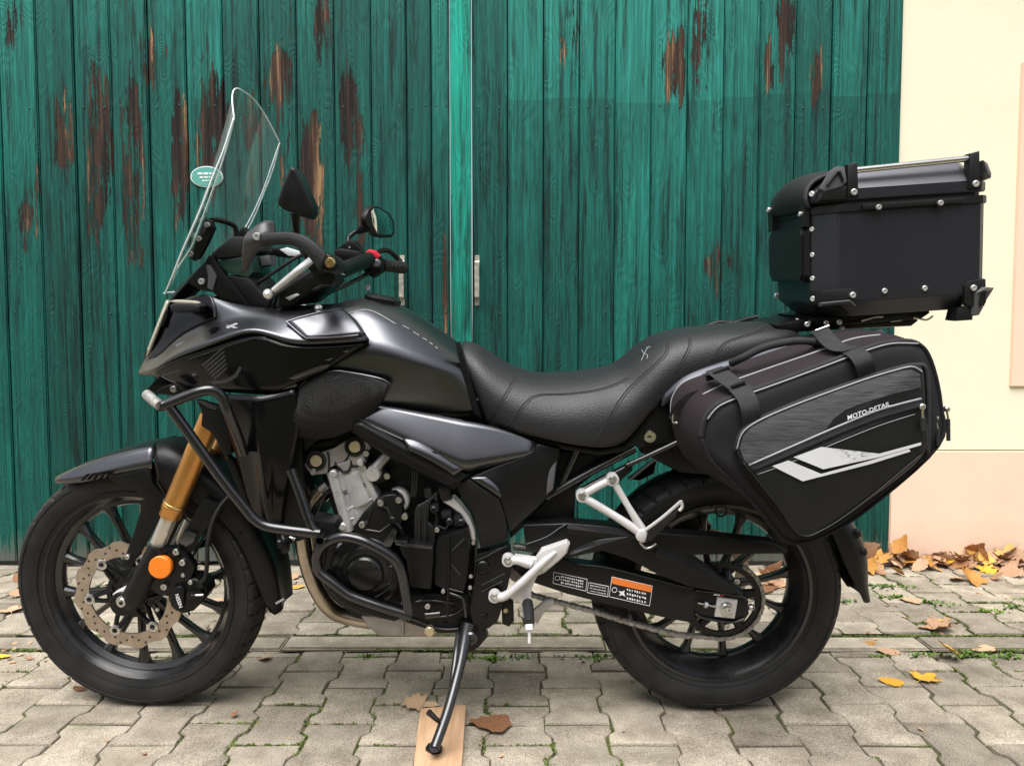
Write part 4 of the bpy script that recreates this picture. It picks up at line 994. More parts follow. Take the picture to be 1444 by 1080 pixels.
TB('mirror_stem', [(512, 320, .29), (496, 331, .28), (491.5, 336, .27), (491.5, 346, .25), (494, 352, .24)], .006, 'metal_black', seg=10)
# ---------------------------------------------------------------- seat
seat = GR('seat', [
    [(691, 599, -.112), (672, 552, -.112), (655, 508, -.085), (650, 490, -.035), (656, 482.5, 0)],
    [(702, 602, -.128), (688, 560, -.130), (672, 512, -.100), (668, 490, -.045), (674, 485, 0)],
    [(726, 608, -.145), (716, 576, -.146), (708, 540, -.112), (704, 516, -.05), (708, 512, 0)],
    [(762, 616, -.160), (756, 588, -.162), (750, 556, -.126), (744, 536, -.06), (746, 532, 0)],
    [(805, 626, -.168), (802, 594, -.170), (800, 558, -.134), (796, 536, -.065), (798, 532, 0)],
    [(848, 632, -.165), (846, 594, -.168), (846, 554, -.134), (842, 530, -.065), (842, 525, 0)],
    [(878, 626, -.155), (880, 588, -.160), (884, 552, -.132), (872, 524, -.065), (872, 520.5, 0)],
    [(898, 602, -.148), (906, 566, -.154), (908, 530, -.132), (894, 504, -.065), (896, 502, 0)],
    [(922, 572, -.144), (932, 536, -.150), (934, 500, -.130), (922, 482, -.065), (926, 480, 0)],
    [(952, 548, -.142), (962, 514, -.146), (962, 485, -.126), (956, 471, -.065), (960, 470, 0)],
    [(1000, 526, -.138), (1006, 502, -.142), (1006, 478, -.120), (1002, 465, -.06), (1006, 463.5, 0)],
    [(1056, 502, -.126), (1060, 486, -.130), (1060, 470, -.108), (1058, 459.5, -.055), (1060, 458.5, 0)],
    [(1108, 482, -.110), (1110, 474, -.112), (1112, 464, -.09), (1114, 457.5, -.045), (1114, 456.5, 0)],
    [(1122, 478, -.09), (1124, 472, -.09), (1124, 466, -.07), (1124, 462, -.03), (1124, 461, 0)]], 'vinyl', sym=True, crease=(('c', 0, .5), ('r', 0, .6), ('r', 13, .6)), thick=.006)
stt = bvh(seat)
for pts in ([(691, 590), (703, 570), (716, 550), (726, 530)], [(718, 601), (726, 586), (740, 568), (758, 557), (800, 555), (840, 550), (868, 541), (886, 532)],
            [(842, 622), (850, 604), (862, 582), (876, 560), (890, 544), (910, 525), (932, 505), (940, 492), (938, 480)],
            [(951, 525), (960, 510), (968, 496), (972, 484), (970, 474)], [(1003, 508), (1012, 494), (1024, 482), (1050, 473), (1072, 466), (1079, 459)]):
    SEAM('seam', stt, pts, .0018, 'thread', lift=-.0006); SEAM('stitching', stt, [(x + 3.2, y + 1.2) for x, y in pts], .0009, 'thread', lift=.0002)
PR('seat_base', [(690, 600), (740, 613), (800, 627), (846, 634), (880, 628), (900, 606), (905, 612), (884, 636), (846, 642), (796, 634), (736, 620), (688, 604)], -.135, .27, 'plastic_black', bev=.003)
for q in ([(904, 509), (908, 500), (912, 492), (917, 489)], [(912, 506), (913, 501), (907, 497), (905, 493)], [(917, 489), (914, 489), (911, 491)]): SEAM('embroidery', stt, q, .0006, 'thread_light', lift=.0004)
rear_x = P(1030, 455, .10)
g = TB('grab_rail', [(978, 468, .16), (992, 462, .175), (1015, 455, .18), (1034, 456, .175), (1056, 450, .16), (1070, 447, .15)], .007, 'plastic_black')
for i in range(6): PR('rail_rib', [(984 + i * 8.5, 465.5 - i * 1.4), (990 + i * 8.5, 460.0 - i * 1.2), (993 + i * 8.5, 460 - i * 1.2), (988 + i * 8.5, 466 - i * 1.5)], .165, .01, 'plastic_black', bev=.001)
# ---------------------------------------------------------------- side covers
GR('side_cover', [
    [(523, 571, -.156), (560, 577, -.158), (610, 586, -.160), (655, 594, -.160), (700, 602, -.156), (757, 624, -.146)],
    [(516, 580, -.165), (552, 592, -.171), (600, 610, -.177), (650, 626, -.182), (706, 628, -.170), (756, 629, -.152)],
    [(509, 589, -.170), (545, 606, -.178), (596, 630, -.188), (655, 656, -.197), (705, 646, -.180), (752, 637, -.158)],
    [(508, 592, -.160), (543, 610, -.166), (594, 636, -.172), (657, 667, -.176), (704, 654, -.168), (748, 642, -.150)]], 'paint_satin', crease=(('r', 0, 1.), ('r', 2, 1.), ('r', 3, 1.), ('c', 3, .6)), thick=.005, mirror=True)
TB('cover_edge', [(523, 570.5, -.159), (560, 576.5, -.161), (610, 585.5, -.163), (652, 593.5, -.163)], .0020, 'paint_satin', seg=6)
GR('frame_cover', [
    [(507, 591, -.168), (545, 611, -.174), (590, 635, -.180), (628, 654, -.184), (660, 670, -.184)],
    [(500, 597, -.176), (534, 616, -.182), (578, 640, -.188), (616, 660, -.192), (650, 677, -.190)],
    [(489, 600, -.160), (520, 624, -.162), (566, 652, -.164), (604, 672, -.166), (640, 688, -.166)]], 'plastic_black', crease=(('r', 0, .9), ('r', 1, .7), ('r', 2, .9)), thick=.006, mirror=True)
GR('frame_cover_facet', [
    [(568, 620, -.186), (584, 619, -.184), (620, 640, -.187), (656, 660, -.186)],
    [(574, 628, -.197), (596, 634, -.198), (626, 650, -.199), (646, 666, -.197)],
    [(578, 634, -.196), (600, 644, -.198), (624, 658, -.198), (640, 669, -.196)]], 'paint_satin', thick=.006, crease=(('r', 0, .8), ('r', 2, .8), ('c', 0, .8)))
PR('cover_notch', [(606, 637, -.199), (622, 635, -.197), (614, 640, -.199)], 0, .004, 'gap_black', bev=0)
TB('cover_edge', [(490, 599.5, -.176), (506, 590.5, -.178), (536, 605.5, -.186), (568, 620, -.192)], .0018, 'paint_satin', seg=6, smooth=False)
PR('side_cover_rear', [(662, 673, -.184), (700, 657, -.178), (750, 640, -.160), (757, 625, -.152), (790, 633, -.150), (784, 670, -.150), (780, 694, -.148), (756, 718, -.148), (738, 735, -.148), (719, 752, -.150), (715, 738, -.164), (704, 704, -.186), (684, 688, -.190)], 0, .03, 'plastic_black', bev=.004, seg=3)
GR('cover_shoulder', [[(663, 674, -.190), (690, 690, -.196), (706, 702, -.192)], [(672, 672, -.192), (694, 684, -.197), (704, 694, -.194)], [(684, 670, -.186), (706, 686, -.190), (708, 702, -.188)]], 'paint_satin', thick=.004)
PR('frame_guard', [(640, 683, -.174), (662, 675, -.190), (704, 704, -.190), (713, 730, -.178), (716, 752, -.166), (714, 764, -.160), (678, 775, -.154), (672, 748, -.158), (668, 728, -.160), (652, 702, -.168)], 0, .03, 'plastic_dimpled', bev=.005, seg=3)
PR('rear_vent', [(773, 662), (785, 650), (780, 690), (770, 698)], -.153, .008, 'case_grey', bev=.003)
BOLT((753.5, 698.5, -.152), .0062, 'rivet')
# ---------------------------------------------------------------- frame, pivot plate, subframe
PR('pivot_plate', [(672, 782), (716, 768), (720, 776), (722, 800), (716, 828), (708, 858), (702, 876), (690, 886), (668, 890), (662, 860), (668, 822)], -.150, .04, 'metal_black', bev=.004, seg=3)
for a, b_ in (((672, 791), (714, 769.5)), ((679, 825), (713, 808)), ((679, 834), (709, 819))): TB('plate_rib', [(a[0], a[1], -.1515), (b_[0], b_[1], -.1515)], .0022, 'tube_black', seg=8)
LT('pivot_cap', (681, 799.5, -.152), [(.0165, -.006), (.0165, .003), (.0135, .006), (.011, .006), (.010, .002), (0, .002)], 'metal_black', seg=28)
LT('frame_plug', (682, 872, -.151), [(.013, -.006), (.013, .002), (.010, .004), (0, .004)], 'metal_black', seg=24)
TB('subframe_tube', [(770, 701, -.125), (835, 664, -.125), (896, 632, -.125)], .0100, 'tube_black', seg=12)
TB('subframe_tube', [(788, 690, -.12), (802, 660, -.12), (814, 634, -.12)], .0085, 'tube_black', seg=12)
TB('subframe_tube', [(820, 692, -.125), (852, 675, -.125), (886, 658, -.125)], .0095, 'tube_black', seg=12)
TB('bag_support', [(884, 656, -.145), (920, 640, -.15), (956, 623, -.155)], .0062, 'tube_black', seg=10)
TB('cross_stay', [(860, 628, -.12), (876, 637, -.12)], .005, 'tube_black', seg=8)
PR('subframe_gusset', [(866, 676), (888, 652), (893, 655), (892, 664), (880, 674), (872, 682)], -.138, .02, 'plastic_black', bev=.003)
PR('battery_box', [(780, 640), (815, 634), (850, 636), (900, 610), (860, 652), (812, 690), (810, 735), (745, 738), (720, 760), (716, 740), (760, 716), (784, 690)], -.105, .21, 'plastic_black', bev=.005)
PR('tail_side', [(905, 596), (926, 572), (944, 556), (960, 570), (956, 622), (900, 632), (890, 626)], -.135, .27, 'plastic_black', bev=.006)
GR('tail_panel', [
    [(936, 554, -.138), (958, 534, -.142), (985, 522, -.142), (1030, 508, -.138), (1090, 492, -.128), (1140, 480, -.115)],
    [(934, 564, -.152), (958, 545, -.160), (985, 532, -.160), (1030, 516, -.154), (1090, 499, -.142), (1140, 486, -.128)],
    [(932, 572, -.148), (958, 556, -.154), (985, 543, -.154), (1030, 526, -.148), (1090, 508, -.136), (1140, 494, -.122)]], 'case_black', thick=.006, mirror=True)
LT('seat_lock', (916.5, 615.5, -.140), [(.0155, -.005), (.0155, .001), (.013, .004), (.0105, .004), (.0105, .002), (0, .002)], 'chrome', seg=28)
PR('key_slot', [(913, 614.5), (919, 614.5), (919, 617), (913, 617)], -.1425, .002, 'gap_black', bev=0)
PR('rear_rack', [(1092, 458), (1140, 450), (1290, 447), (1296, 452), (1286, 460), (1200, 464), (1130, 468), (1098, 466)], -.095, .19, 'metal_black', bev=.004)
for x in (1144, 1160, 1187): BOLT((x, 452 if x < 1180 else 463, -.100), .006, 'rivet')
PR('tail_underside', [(960, 560), (1100, 500), (1190, 480), (1200, 500), (1120, 560), (1000, 610), (960, 610)], -.10, .20, 'plastic_black', bev=.01)
PR('rear_inner_fender', [(905, 640), (935, 655), (960, 668), (1010, 672), (1010, 640), (960, 610), (905, 620)], -.07, .14, 'plastic_black', bev=.01)
# ---------------------------------------------------------------- engine
PR('engine_block', [(452, 668), (480, 640), (560, 655), (640, 690), (672, 740), (668, 860), (650, 892), (560, 884), (500, 872), (462, 838), (448, 780), (478, 752)], -.085, .20, 'engine_black', bev=.008)
PR('airbox', [(440, 612), (520, 600), (600, 650), (660, 690), (640, 720), (560, 690), (500, 640), (450, 640)], -.09, .18, 'engine_black', bev=.01)
cyl = PR('cylinder', [(462, 671), (480, 664), (506, 654), (514, 662), (528, 690), (542, 716), (530, 728), (500, 742), (492, 756), (484, 740), (472, 702)], -.125, .22, 'aluminium_cast', bev=.006, seg=3)
for a, b_ in (((477, 696), (519, 680)), ((478.5, 699), (520.5, 683))): TB('gasket_line', [(a[0], a[1], -.1262), (b_[0], b_[1], -.1262)], .0011, 'engine_black', cyl, seg=6)
TB('stud_boss', [(468, 666, -.128), (478, 700, -.128), (492, 748, -.126)], .0125, 'aluminium_cast', cyl, seg=14)
TB('stud_boss', [(512, 662, -.128), (524, 690, -.128), (536, 716, -.126)], .0085, 'aluminium_cast', cyl, seg=14)
TB('cylinder_liner', [(498, 664, -.098), (506, 688, -.098), (514, 706, -.098)], [.034, .036, .036], 'aluminium_cast', cyl, seg=24, per=2)
hd = PR('cylinder_head', [(429, 656), (436, 644), (458, 636), (470, 632), (486, 622), (500, 616), (520, 622), (522, 634), (512, 642), (516, 652), (500, 658), (486, 650), (464, 660), (462, 668), (444, 670), (434, 664)], -.128, .24, 'aluminium_dull', bev=.004, seg=3)
PR('head_rib', [(474, 655), (494, 648), (494, 656), (490, 664), (484, 664)], -.133, .01, 'aluminium_dull', hd, bev=.003)
for c in ((446, 649.5), (500.5, 629.5)):
    LT('cam_seal', (c[0], c[1], -.128), [(.024, -.02), (.024, .004), (.0195, .006), (.0165, .002), (0, .002)], 'rubber', hd, seg=32)
    LT('cam_cap', (c[0], c[1], -.131), [(.0142, -.004), (.0142, .004), (.0125, .006), (0, .0062)], 'brass_cap', hd, seg=28)
PR('head_cover', [(432, 642), (440, 626), (468, 618), (484, 606), (512, 612), (516, 618), (500, 614), (480, 628), (456, 632)], -.115, .22, 'engine_black', bev=.005)
for p in ((442, 665), (516.5, 639), (511, 658.5), (546, 671)): BOLT((p[0], p[1], -.136), .0078, 'steel')
th = LT('thermostat_housing', (526.5, 668, -.135), [(.019, -.03), (.0175, .006), (.0155, .009), (0, .0095)], 'aluminium_cast', seg=28)
TB('coolant_neck', [(530, 660, -.125), (540, 648, -.122), (548, 640, -.12)], [.0125, .0115, .010], 'aluminium_dull', th, seg=16)
PR('thermostat_flange', [(512, 660), (520, 652), (534, 654), (548, 666), (548, 676), (534, 684), (520, 680)], -.120, .03, 'engine_black', bev=.004)
LT('water_pump_ring', (560, 706, -.110), [(.030, -.02), (.030, .004), (.027, .008), (.020, .008), (.018, -.01)], 'bracket_silver', seg=32)
# starter / clutch side covers, black castings
PR('starter_cover', [(499, 742), (510, 726), (520, 716), (530, 704), (542, 698), (556, 696), (566, 704), (568, 724), (566, 740), (556, 752), (546, 770), (528, 766), (508, 764), (500, 756)], -.150, .05, 'engine_black', bev=.005, seg=3)
for a in ([(512, 746), (536, 750), (556, 734)], [(553, 732), (546, 716), (532, 712)], [(556, 734), (566, 745)], [(524, 716), (516, 740)]): TB('casting_rib', [(x, y, -.151) for x, y in a], .0032, 'tube_black', seg=8, smooth=False)
LT('rib_boss', (553.5, 733, -.150), [(.0095, -.006), (.0095, .004), (.006, .007), (0, .007)], 'engine_black')
PR('cable_guide', [(542, 762), (554, 744), (560, 748), (558, 760), (550, 772), (540, 770)], -.166, .025, 'paint_satin', bev=.003)
for p in ((537, 709), (562.5, 704.5), (571, 728), (511, 739.5)): BOLT((p[0], p[1], -.158), .0082, 'steel')
cov = LT('alternator_cover', (517, 803, -.140), [(.088, -.03), (.088, .004), (.080, .014), (.066, .018), (.0635, .0165), (.060, .0185), (.050, .022), (.043, .0205), (.0415, .030), (.037, .034), (0, .0345)], 'cover_black', seg=64)
TEXT('lettering', 'HONDA', lambda x, y: P(x, y, -.1752), (498, 806.5), (534, 803.5), 5.2, 'metal_black', cov)
for a in (8, 172, 250, 290, 325):
    q = radians(a); c0 = P(517, 803, -.158)
    TB('cover_mark', [c0 + Vector((.054 * cos(q), 0, .054 * sin(q))), c0 + Vector((.064 * cos(q), .001, .064 * sin(q)))], .0014, 'case_grey', cov, seg=6)
# outlines, bosses, hoses and plugs that crowd the engine side
for q in ([(462, 637), (464, 650), (463, 668)], [(484, 655), (490, 645), (494, 638)], [(472, 652), (482, 665), (492, 664), (495, 650)], [(486, 650), (500, 658), (516, 652)]): TB('head_seam', [(x, y, -.1295) for x, y in q], .0024, 'rubber', hd, seg=6)
for q in ([(490, 722), (496, 715), (526, 703)], [(496, 715), (502, 738)], [(486, 735), (500, 730)]): TB('casting_step', [(x, y, -.1262) for x, y in q], .0022, 'aluminium_cast', cyl, seg=8)
for (x, y, r_) in ((470, 668, .010), (484, 742, .010), (540, 716, .009), (508, 652, .008)): LT('stud_cap', (x, y, -.134), [(r_, -.01), (r_, .004), (r_ * .7, .007), (0, .007)], 'aluminium_cast', cyl, seg=16)
TB('coolant_hose', [(548, 640, -.12), (566, 634, -.115), (584, 642, -.11), (590, 665, -.105)], .0125, 'rubber', seg=14)
TB('coolant_hose', [(566, 775, -.12), (584, 790, -.13), (560, 740, -.12)], .009, 'rubber', seg=12)
TB('breather_hose', [(600, 690, -.12), (612, 712, -.125), (616, 735, -.13), (606, 752, -.135)], .007, 'cable', seg=10)
TB('breather_hose', [(620, 690, -.13), (640, 716, -.132), (652, 742, -.135), (655, 760, -.135)], .006, 'cable', seg=10)
for (x, y, w_, h_) in ((606, 712, 12, 9), (622, 722, 14, 8), (640, 728, 10, 14), (598, 690, 10, 12), (645, 748, 10, 8)): PR('connector', [(x, y), (x + w_, y - 2), (x + w_ + 1, y + h_), (x + 1, y + h_ + 1)], -.150, .02, 'plastic_rough', bev=.002)
for (x, y) in ((634, 735), (612, 718), (650, 736)): LT('sensor_plug', (x, y, -.152), [(.009, -.01), (.009, .004), (.006, .007), (.0045, .007), (.004, .002), (0, .002)], 'cable', seg=16)
TB('sensor_wire', [(634, 735, -.16), (628, 745, -.16), (618, 742, -.158), (612, 752, -.155)], .0022, 'cable', seg=6)
TB('sensor_wire', [(470, 690, -.12), (458, 700, -.12), (448, 722, -.11), (440, 735, -.12)], .0028, 'cable', seg=6)
for (x, y) in ((585, 850), (596, 842), (640, 858), (655, 866), (572, 862), (648, 878), (628, 880)): BOLT((x, y, -.133), .0052, 'metal_black')
for q in ([(576, 852), (600, 846), (640, 850)], [(610, 870), (640, 866), (660, 850)], [(580, 872), (620, 886), (650, 886)]): TB('casting_rib', [(x, y, -.132) for x, y in q], .0030, 'tube_black', seg=8)
PR('crankcase', [(470, 770), (500, 760), (560, 772), (572, 800), (568, 850), (540, 872), (500, 866), (474, 846), (462, 810)], -.128, .06, 'engine_black', bev=.012, seg=3)
PR('clutch_cable_stay', [(471, 792), (476, 768), (488, 764), (486, 772), (478, 776), (474, 806), (468, 806)], -.145, .008, 'bracket_silver', bev=.001)
PR('coolant_tank', [(561, 768), (610, 772), (612, 776), (608, 832), (578, 828), (572, 790), (566, 782)], -.180, .05, 'plastic_black', bev=.006, seg=3)
PR('coolant_tank_top', [(556, 763), (574, 763), (576, 767), (611, 770), (609, 775), (558, 769)], -.181, .045, 'paint_satin', bev=.003)
PR('sprocket_cover', [(613, 772), (618, 757), (660, 744), (662, 780), (656, 830), (648, 838), (626, 832), (612, 824)], -.165, .04, 'plastic_black', bev=.005)
for a, b_ in (((637, 776), (655, 759)), ((636, 794), (649, 810)), ((633, 830), (653, 835))): TB('cover_rib', [(a[0], a[1], -.166), (b_[0], b_[1], -.166)], .0028, 'tube_black', seg=8)
TB('shift_rod', [(632, 752, -.172), (632, 800, -.174), (631, 872, -.174)], .0028, 'metal_black', seg=8)
for k in range(7): TB('wire', [(586 + k * 2.6, 768, -.148 - .003 * (k % 3)), (586 + k * 2.6, 738, -.150 - .003 * (k % 3)), (588 + k * 2.7, 716 - k * .6, -.150), (600 + k * 1.6, 703 - k * 1.2 + 5, -.146), (616, 694 + k * 2, -.14)], .0029, 'cable', seg=8)
for k in range(4): TB('wire', [(606 + k * 2.4, 766, -.145), (604 + k * 2.2, 745, -.145), (598 + k * 2, 736, -.142)], .0027, 'cable', seg=8)
for k in range(3): TB('wire', [(580 + k * 3, 700, -.13), (582 + k * 3, 680, -.13), (580 + k * 4, 655, -.13)], .003, 'cable', seg=8)
PR('frame_spar', [(624, 708), (640, 702), (650, 712), (662, 728), (670, 748), (671, 764), (664, 762), (660, 742), (648, 724), (634, 714)], -.142, .03, 'bracket_silver', bev=.005, seg=3)
PR('frame_bracket', [(616, 688), (634, 688), (637, 704), (622, 706)], -.150, .02, 'plastic_rough', bev=.005)
for p in ((616.5, 746.5, .0065), (667.5, 765, .005), (568, 850, .004), (603, 854, .0072), (625, 833, .0055), (663, 828, .005), (664, 812, .005)): BOLT((p[0], p[1], -.168), p[2], 'steel')
PR('gearbox_case', [(556, 845), (600, 836), (660, 838), (672, 870), (660, 892), (620, 894), (572, 878)], -.130, .05, 'engine_black', bev=.006)
TB('banjo_fitting', [(600, 867, -.165), (612, 866, -.165), (621, 865, -.165)], [.0085, .0085, .009], 'tube_black', seg=12)
LT('drain_plug', (606, 889.5, -.14), [(.0125, -.02), (.0125, .004), (.010, .006), (0, .006)], 'brass_cap', seg=24)
TB('shift_lever', [(634, 836, -.165), (650, 842, -.168), (654, 848, -.168), (657, 870, -.168)], .0035, 'tube_black', seg=8)
PR('oil_pan', [(508, 868), (606, 872), (612, 892), (600, 898), (534, 897), (518, 884)], -.10, .20, 'aluminium_dull', bev=.006, seg=3)
TB('pan_rib', [(568, 874, -.103), (568, 895, -.103)], .004, 'aluminium_dull', seg=8)
# exhaust headers
TB('exhaust_pipe', [(452, 690, -.07), (434, 712, -.075), (426, 745, -.075), (432, 790, -.07), (446, 830, -.065), (468, 860, -.06), (500, 872, -.055), (560, 880, -.05)], .0195, 'exhaust', seg=20)
TB('exhaust_pipe', [(462, 690, .07), (446, 712, .07), (440, 745, .07), (446, 790, .07), (458, 826, .07), (478, 850, .07), (510, 862, .07), (560, 872, .06)], .0195, 'exhaust', seg=20)
TB('hose_clamp', [(452, 690, -.10), (462, 682, -.10)], .013, 'steel', seg=14)
# ---------------------------------------------------------------- engine guard bars
bar = TB('crash_bar', [(226, 572, -.262), (232, 571, -.258), (262, 559, -.252), (286, 551, -.248), (302, 551, -.242), (313, 560, -.235), (322, 582, -.225), (334, 612, -.20), (344, 640, -.18)], .0118, 'tube_black', seg=16)
TB('crash_bar', [(207, 556, -.222), (216, 564, -.242), (226, 572, -.262)], .0112, 'bar_scuffed', bar, seg=14)['label'] = 'scuffed pale end of the crash bar'
TB('crash_bar_strut', [(238, 572, -.255), (270, 616, -.25), (310, 672, -.245), (345, 716, -.24), (358, 731, -.24), (374, 741, -.24), (400, 746, -.24), (452, 752, -.24)], .0115, 'tube_black', seg=16)
TB('crash_bar_strut', [(410, 662, -.215), (424, 700, -.225), (436, 736, -.235), (446, 752, -.24)], .0105, 'tube_black', seg=16)
LT('strut_joint', (434, 729, -.236), [(.0118, -.004), (.0118, .004), (.0105, .005)], 'tube_black', axis=P(446, 752, -.24) - P(424, 700, -.225), seg=16)
PR('bar_clamp', [(430, 742), (440, 732), (472, 738), (476, 746), (466, 758), (448, 764), (436, 756)], -.225, .06, 'metal_black', bev=.005)
LT('bar_stub', (453.5, 759, -.238), [(.0085, .0), (.0085, .018), (.0118, .018), (.0118, -.05)], 'tube_black', seg=20)
loop = TB('engine_guard_loop', [(450, 808, -.215), (446, 786, -.222), (456, 768, -.228), (472, 759, -.232), (490, 757, -.236), (515, 764, -.24), (545, 780, -.24), (560, 794, -.236), (567, 812, -.232), (572, 838, -.228), (577, 862, -.222)], .0118, 'tube_black', seg=16)
TB('guard_lower_bar', [(444, 798, -.214), (454, 810, -.218), (470, 822, -.222), (488, 836, -.225), (505, 844, -.226), (540, 856, -.226), (580, 868, -.222)], .0112, 'tube_black', loop, seg=16)
PR('guard_plate', [(447, 764), (462, 768), (456, 800), (446, 800)], -.214, .012, 'metal_black', bev=.003)
PR('belly_guard', [(456, 812), (490, 838), (508, 848), (574, 870), (556, 878), (512, 868), (484, 856), (464, 838)], -.205, .05, 'paint_gloss', bev=.01, seg=3)
LT('horn', (398, 765, -.16), [(.024, -.012), (.026, 0), (.024, .004), (.012, .006), (.010, .012), (0, .012)], 'metal_black', axis=Vector((-1, -.6, 0)), seg=24)
TB('horn_stay', [(398, 760, -.15), (408, 758, -.16), (416, 760, -.16)], .005, 'steel', seg=8)
# ---------------------------------------------------------------- swingarm, chain, sprocket
sa = PR('swingarm', [(722, 800), (780, 776), (806, 793), (860, 800), (920, 815), (978, 829), (982, 836), (980, 868), (972, 878), (940, 872), (880, 858), (800, 838), (740, 818)], -.128, .035, 'metal_black', bev=.005, seg=3)
PR('swingarm_end', [(978, 832), (1010, 834), (1048, 840), (1056, 846), (1057, 866), (1050, 876), (1040, 879), (1000, 874), (976, 866)], -.126, .030, 'metal_black', sa, bev=.006, seg=3)
for q in ([(980, 832, -.129), (1010, 835, -.129), (1046, 841, -.129), (1053, 846, -.129)], [(980, 864, -.129), (992, 871, -.129), (1030, 877, -.129), (1050, 872, -.129)]): TB('arm_flange', q, .0035, 'tube_black', sa, seg=8)
TB('arm_flange', [(814, 795, -.129), (860, 801, -.129), (920, 816, -.129), (978, 830, -.129)], .0020, 'tube_black', sa, seg=8)
PR('axle_block', [(1012, 842), (1040.5, 846), (1036, 872), (1008, 869)], -.133, .012, 'bracket_silver', sa, bev=.001)
LT('axle_nut', (1024, 857, -.135), [(.0165, -.002), (.0165, .003), (.013, .004), (.013, .012), (.009, .014), (.006, .014), (.006, .009), (0, .009)], 'steel', sa, seg=24)
TB('adjuster_bolt', [(984, 849.5, -.132), (1010, 855, -.132)], .0032, 'steel', sa, seg=8); LT('adjuster_nut', (995, 852, -.132), [(.008, -.004), (.008, .004)], 'steel', sa, axis=Vector((1, 0, -.2)), seg=6)
PR('wear_label', [(1007, 837), (1015, 838), (1015, 840), (1006, 839)], -.1335, .001, 'sticker_white', sa, bev=0); PR('wear_label', [(1016, 838.2), (1020, 838.6), (1020, 840.5), (1016, 840.2)], -.1335, .001, 'red_plastic', sa, bev=0)
BOLT((1060, 856, -.118), .008, 'steel', axis=Vector((1, -1, 0))); BOLT((1025, 882, -.105), .008, 'steel'); BOLT((1038, 819, -.11), .0085, 'steel'); BOLT((993, 821.5, -.138), .004, 'metal_black')
sat = lambda x, y: P(x, y, -.1288)
def rect_line(pts, nm, par):
    for a, b_ in zip(pts, pts[1:] + pts[:1]): TB(nm, [sat(*a), sat(*b_)], .0007, 'sticker_white', par, seg=4, smooth=False)
def lab(pts, mat, d=.0006): return PR('label', [P(x, y, -.1283 - d) for x, y in pts], 0, .0006, mat, sa, bev=0)
L1 = lab([(781, 806.5), (828, 816.5), (826, 833), (780, 822)], 'gap_black'); rect_line([(781, 806.5), (828, 816.5), (826, 833), (780, 822)], 'label_line', sa)
L2 = lab([(830, 821), (858, 826.5), (857, 841), (828, 835)], 'gap_black'); rect_line([(830, 821), (858, 826.5), (857, 841), (828, 835)], 'label_line', sa)
L3 = lab([(863, 813), (920, 826), (916, 854), (859, 841)], 'gap_black'); rect_line([(863, 813), (920, 826), (916, 854), (859, 841)], 'label_line', sa)
L4 = PR('label_band', [P(x, y, -.1296) for x, y in [(863.4, 813.4), (919.6, 826.2), (918.6, 835), (862.2, 822.4)]], 0, .0006, 'sticker_orange', sa, bev=0)
def glyphs(par, x0, y0, x1, y1, n, h, seed):
    rd = random.Random(seed); vs_, fs_ = [], []
    for i in range(n):
        t = i / n; x = x0 + (x1 - x0) * t; y = y0 + (y1 - y0) * t; w_ = (x1 - x0) / n * rd.uniform(.35, .75); hh = h * rd.uniform(.6, 1)
        k = len(vs_); s = (y1 - y0) / (x1 - x0)
        vs_ += [P(x, y, -.1297), P(x + w_, y + w_ * s, -.1297), P(x + w_, y + w_ * s + hh, -.1297), P(x, y + hh, -.1297)]; fs_.append((k, k + 1, k + 2, k + 3))
    mk('label_print', vs_, fs_, 'sticker_white', sa, 0, smooth=False)
for q in range(3): glyphs(L1, 791, 811.5 + q * 4.2, 824, 818.5 + q * 4.2, 11, 2.6, q); glyphs(L2, 832, 824 + q * 4, 855, 828.6 + q * 4, 12, 1.7, q + 5)
for q in range(3): glyphs(L3, 884, 829.5 + q * 6, 912, 836 + q * 6, 8, 3.6, q + 9)
for (x, y, r_) in ((786, 814.8, .0055), (866.5, 831.5, .006)):
    v, f = tube_data([P(x, y, -.1299) + Vector((r_ * cos(2 * pi * k / 20), 0, r_ * sin(2 * pi * k / 20))) for k in range(20)], .0008, 4, True); mk('label_symbol', v, f, 'sticker_white', sa, 0)
PR('label_symbol', [P(x, y, -.1297) for x, y in [(872, 833), (877, 834), (881, 832), (880, 836), (882, 841), (877, 838.5), (873, 840), (875, 836)]], 0, .0005, 'sticker_white', sa, bev=0)
cg = PR('chain_guard', [(738, 740), (800, 737.5), (860, 742), (900, 748), (938, 752), (1008, 757), (1092, 766), (1111, 776), (1110, 781), (970, 783), (1010, 809), (1051, 837), (1030, 838), (972, 828), (925, 809), (885, 788), (850, 777), (820, 783), (798, 788), (742, 778)], -.152, .045, 'plastic_black', bev=.005, seg=3)
GR('guard_facet', [[(800, 738.5, -.1525), (850, 743, -.1525), (900, 749, -.1525)], [(800, 745, -.158), (850, 751, -.158), (898, 757, -.158)], [(800, 753, -.1525), (848, 759, -.1525), (890, 763, -.1525)]], 'plastic_black', thick=0, sub=0, flat=True)
GR('guard_facet', [[(800, 778, -.1525), (836, 763, -.1525), (880, 753, -.1525)], [(803, 783, -.158), (842, 769, -.158), (886, 757, -.158)], [(800, 787.5, -.1525), (845, 776, -.1525), (890, 764, -.1525)]], 'plastic_black', thick=0, sub=0, flat=True)
GR('guard_facet', [[(928, 772, -.1525), (970, 787, -.1525), (1010, 810, -.1525), (1050, 837, -.1525)], [(924, 778, -.158), (964, 794, -.158), (1004, 814, -.158), (1044, 837, -.156)], [(922, 784, -.1525), (960, 802, -.1525), (998, 820, -.1525), (1036, 837, -.1525)]], 'plastic_black', thick=0, sub=0, flat=True)
TB('guard_seam', [(742, 767, -.153), (770, 757, -.153), (788, 745, -.154), (800, 738, -.153)], .0014, 'case_grey', seg=6)
SC = P(1019, 846, -.098)
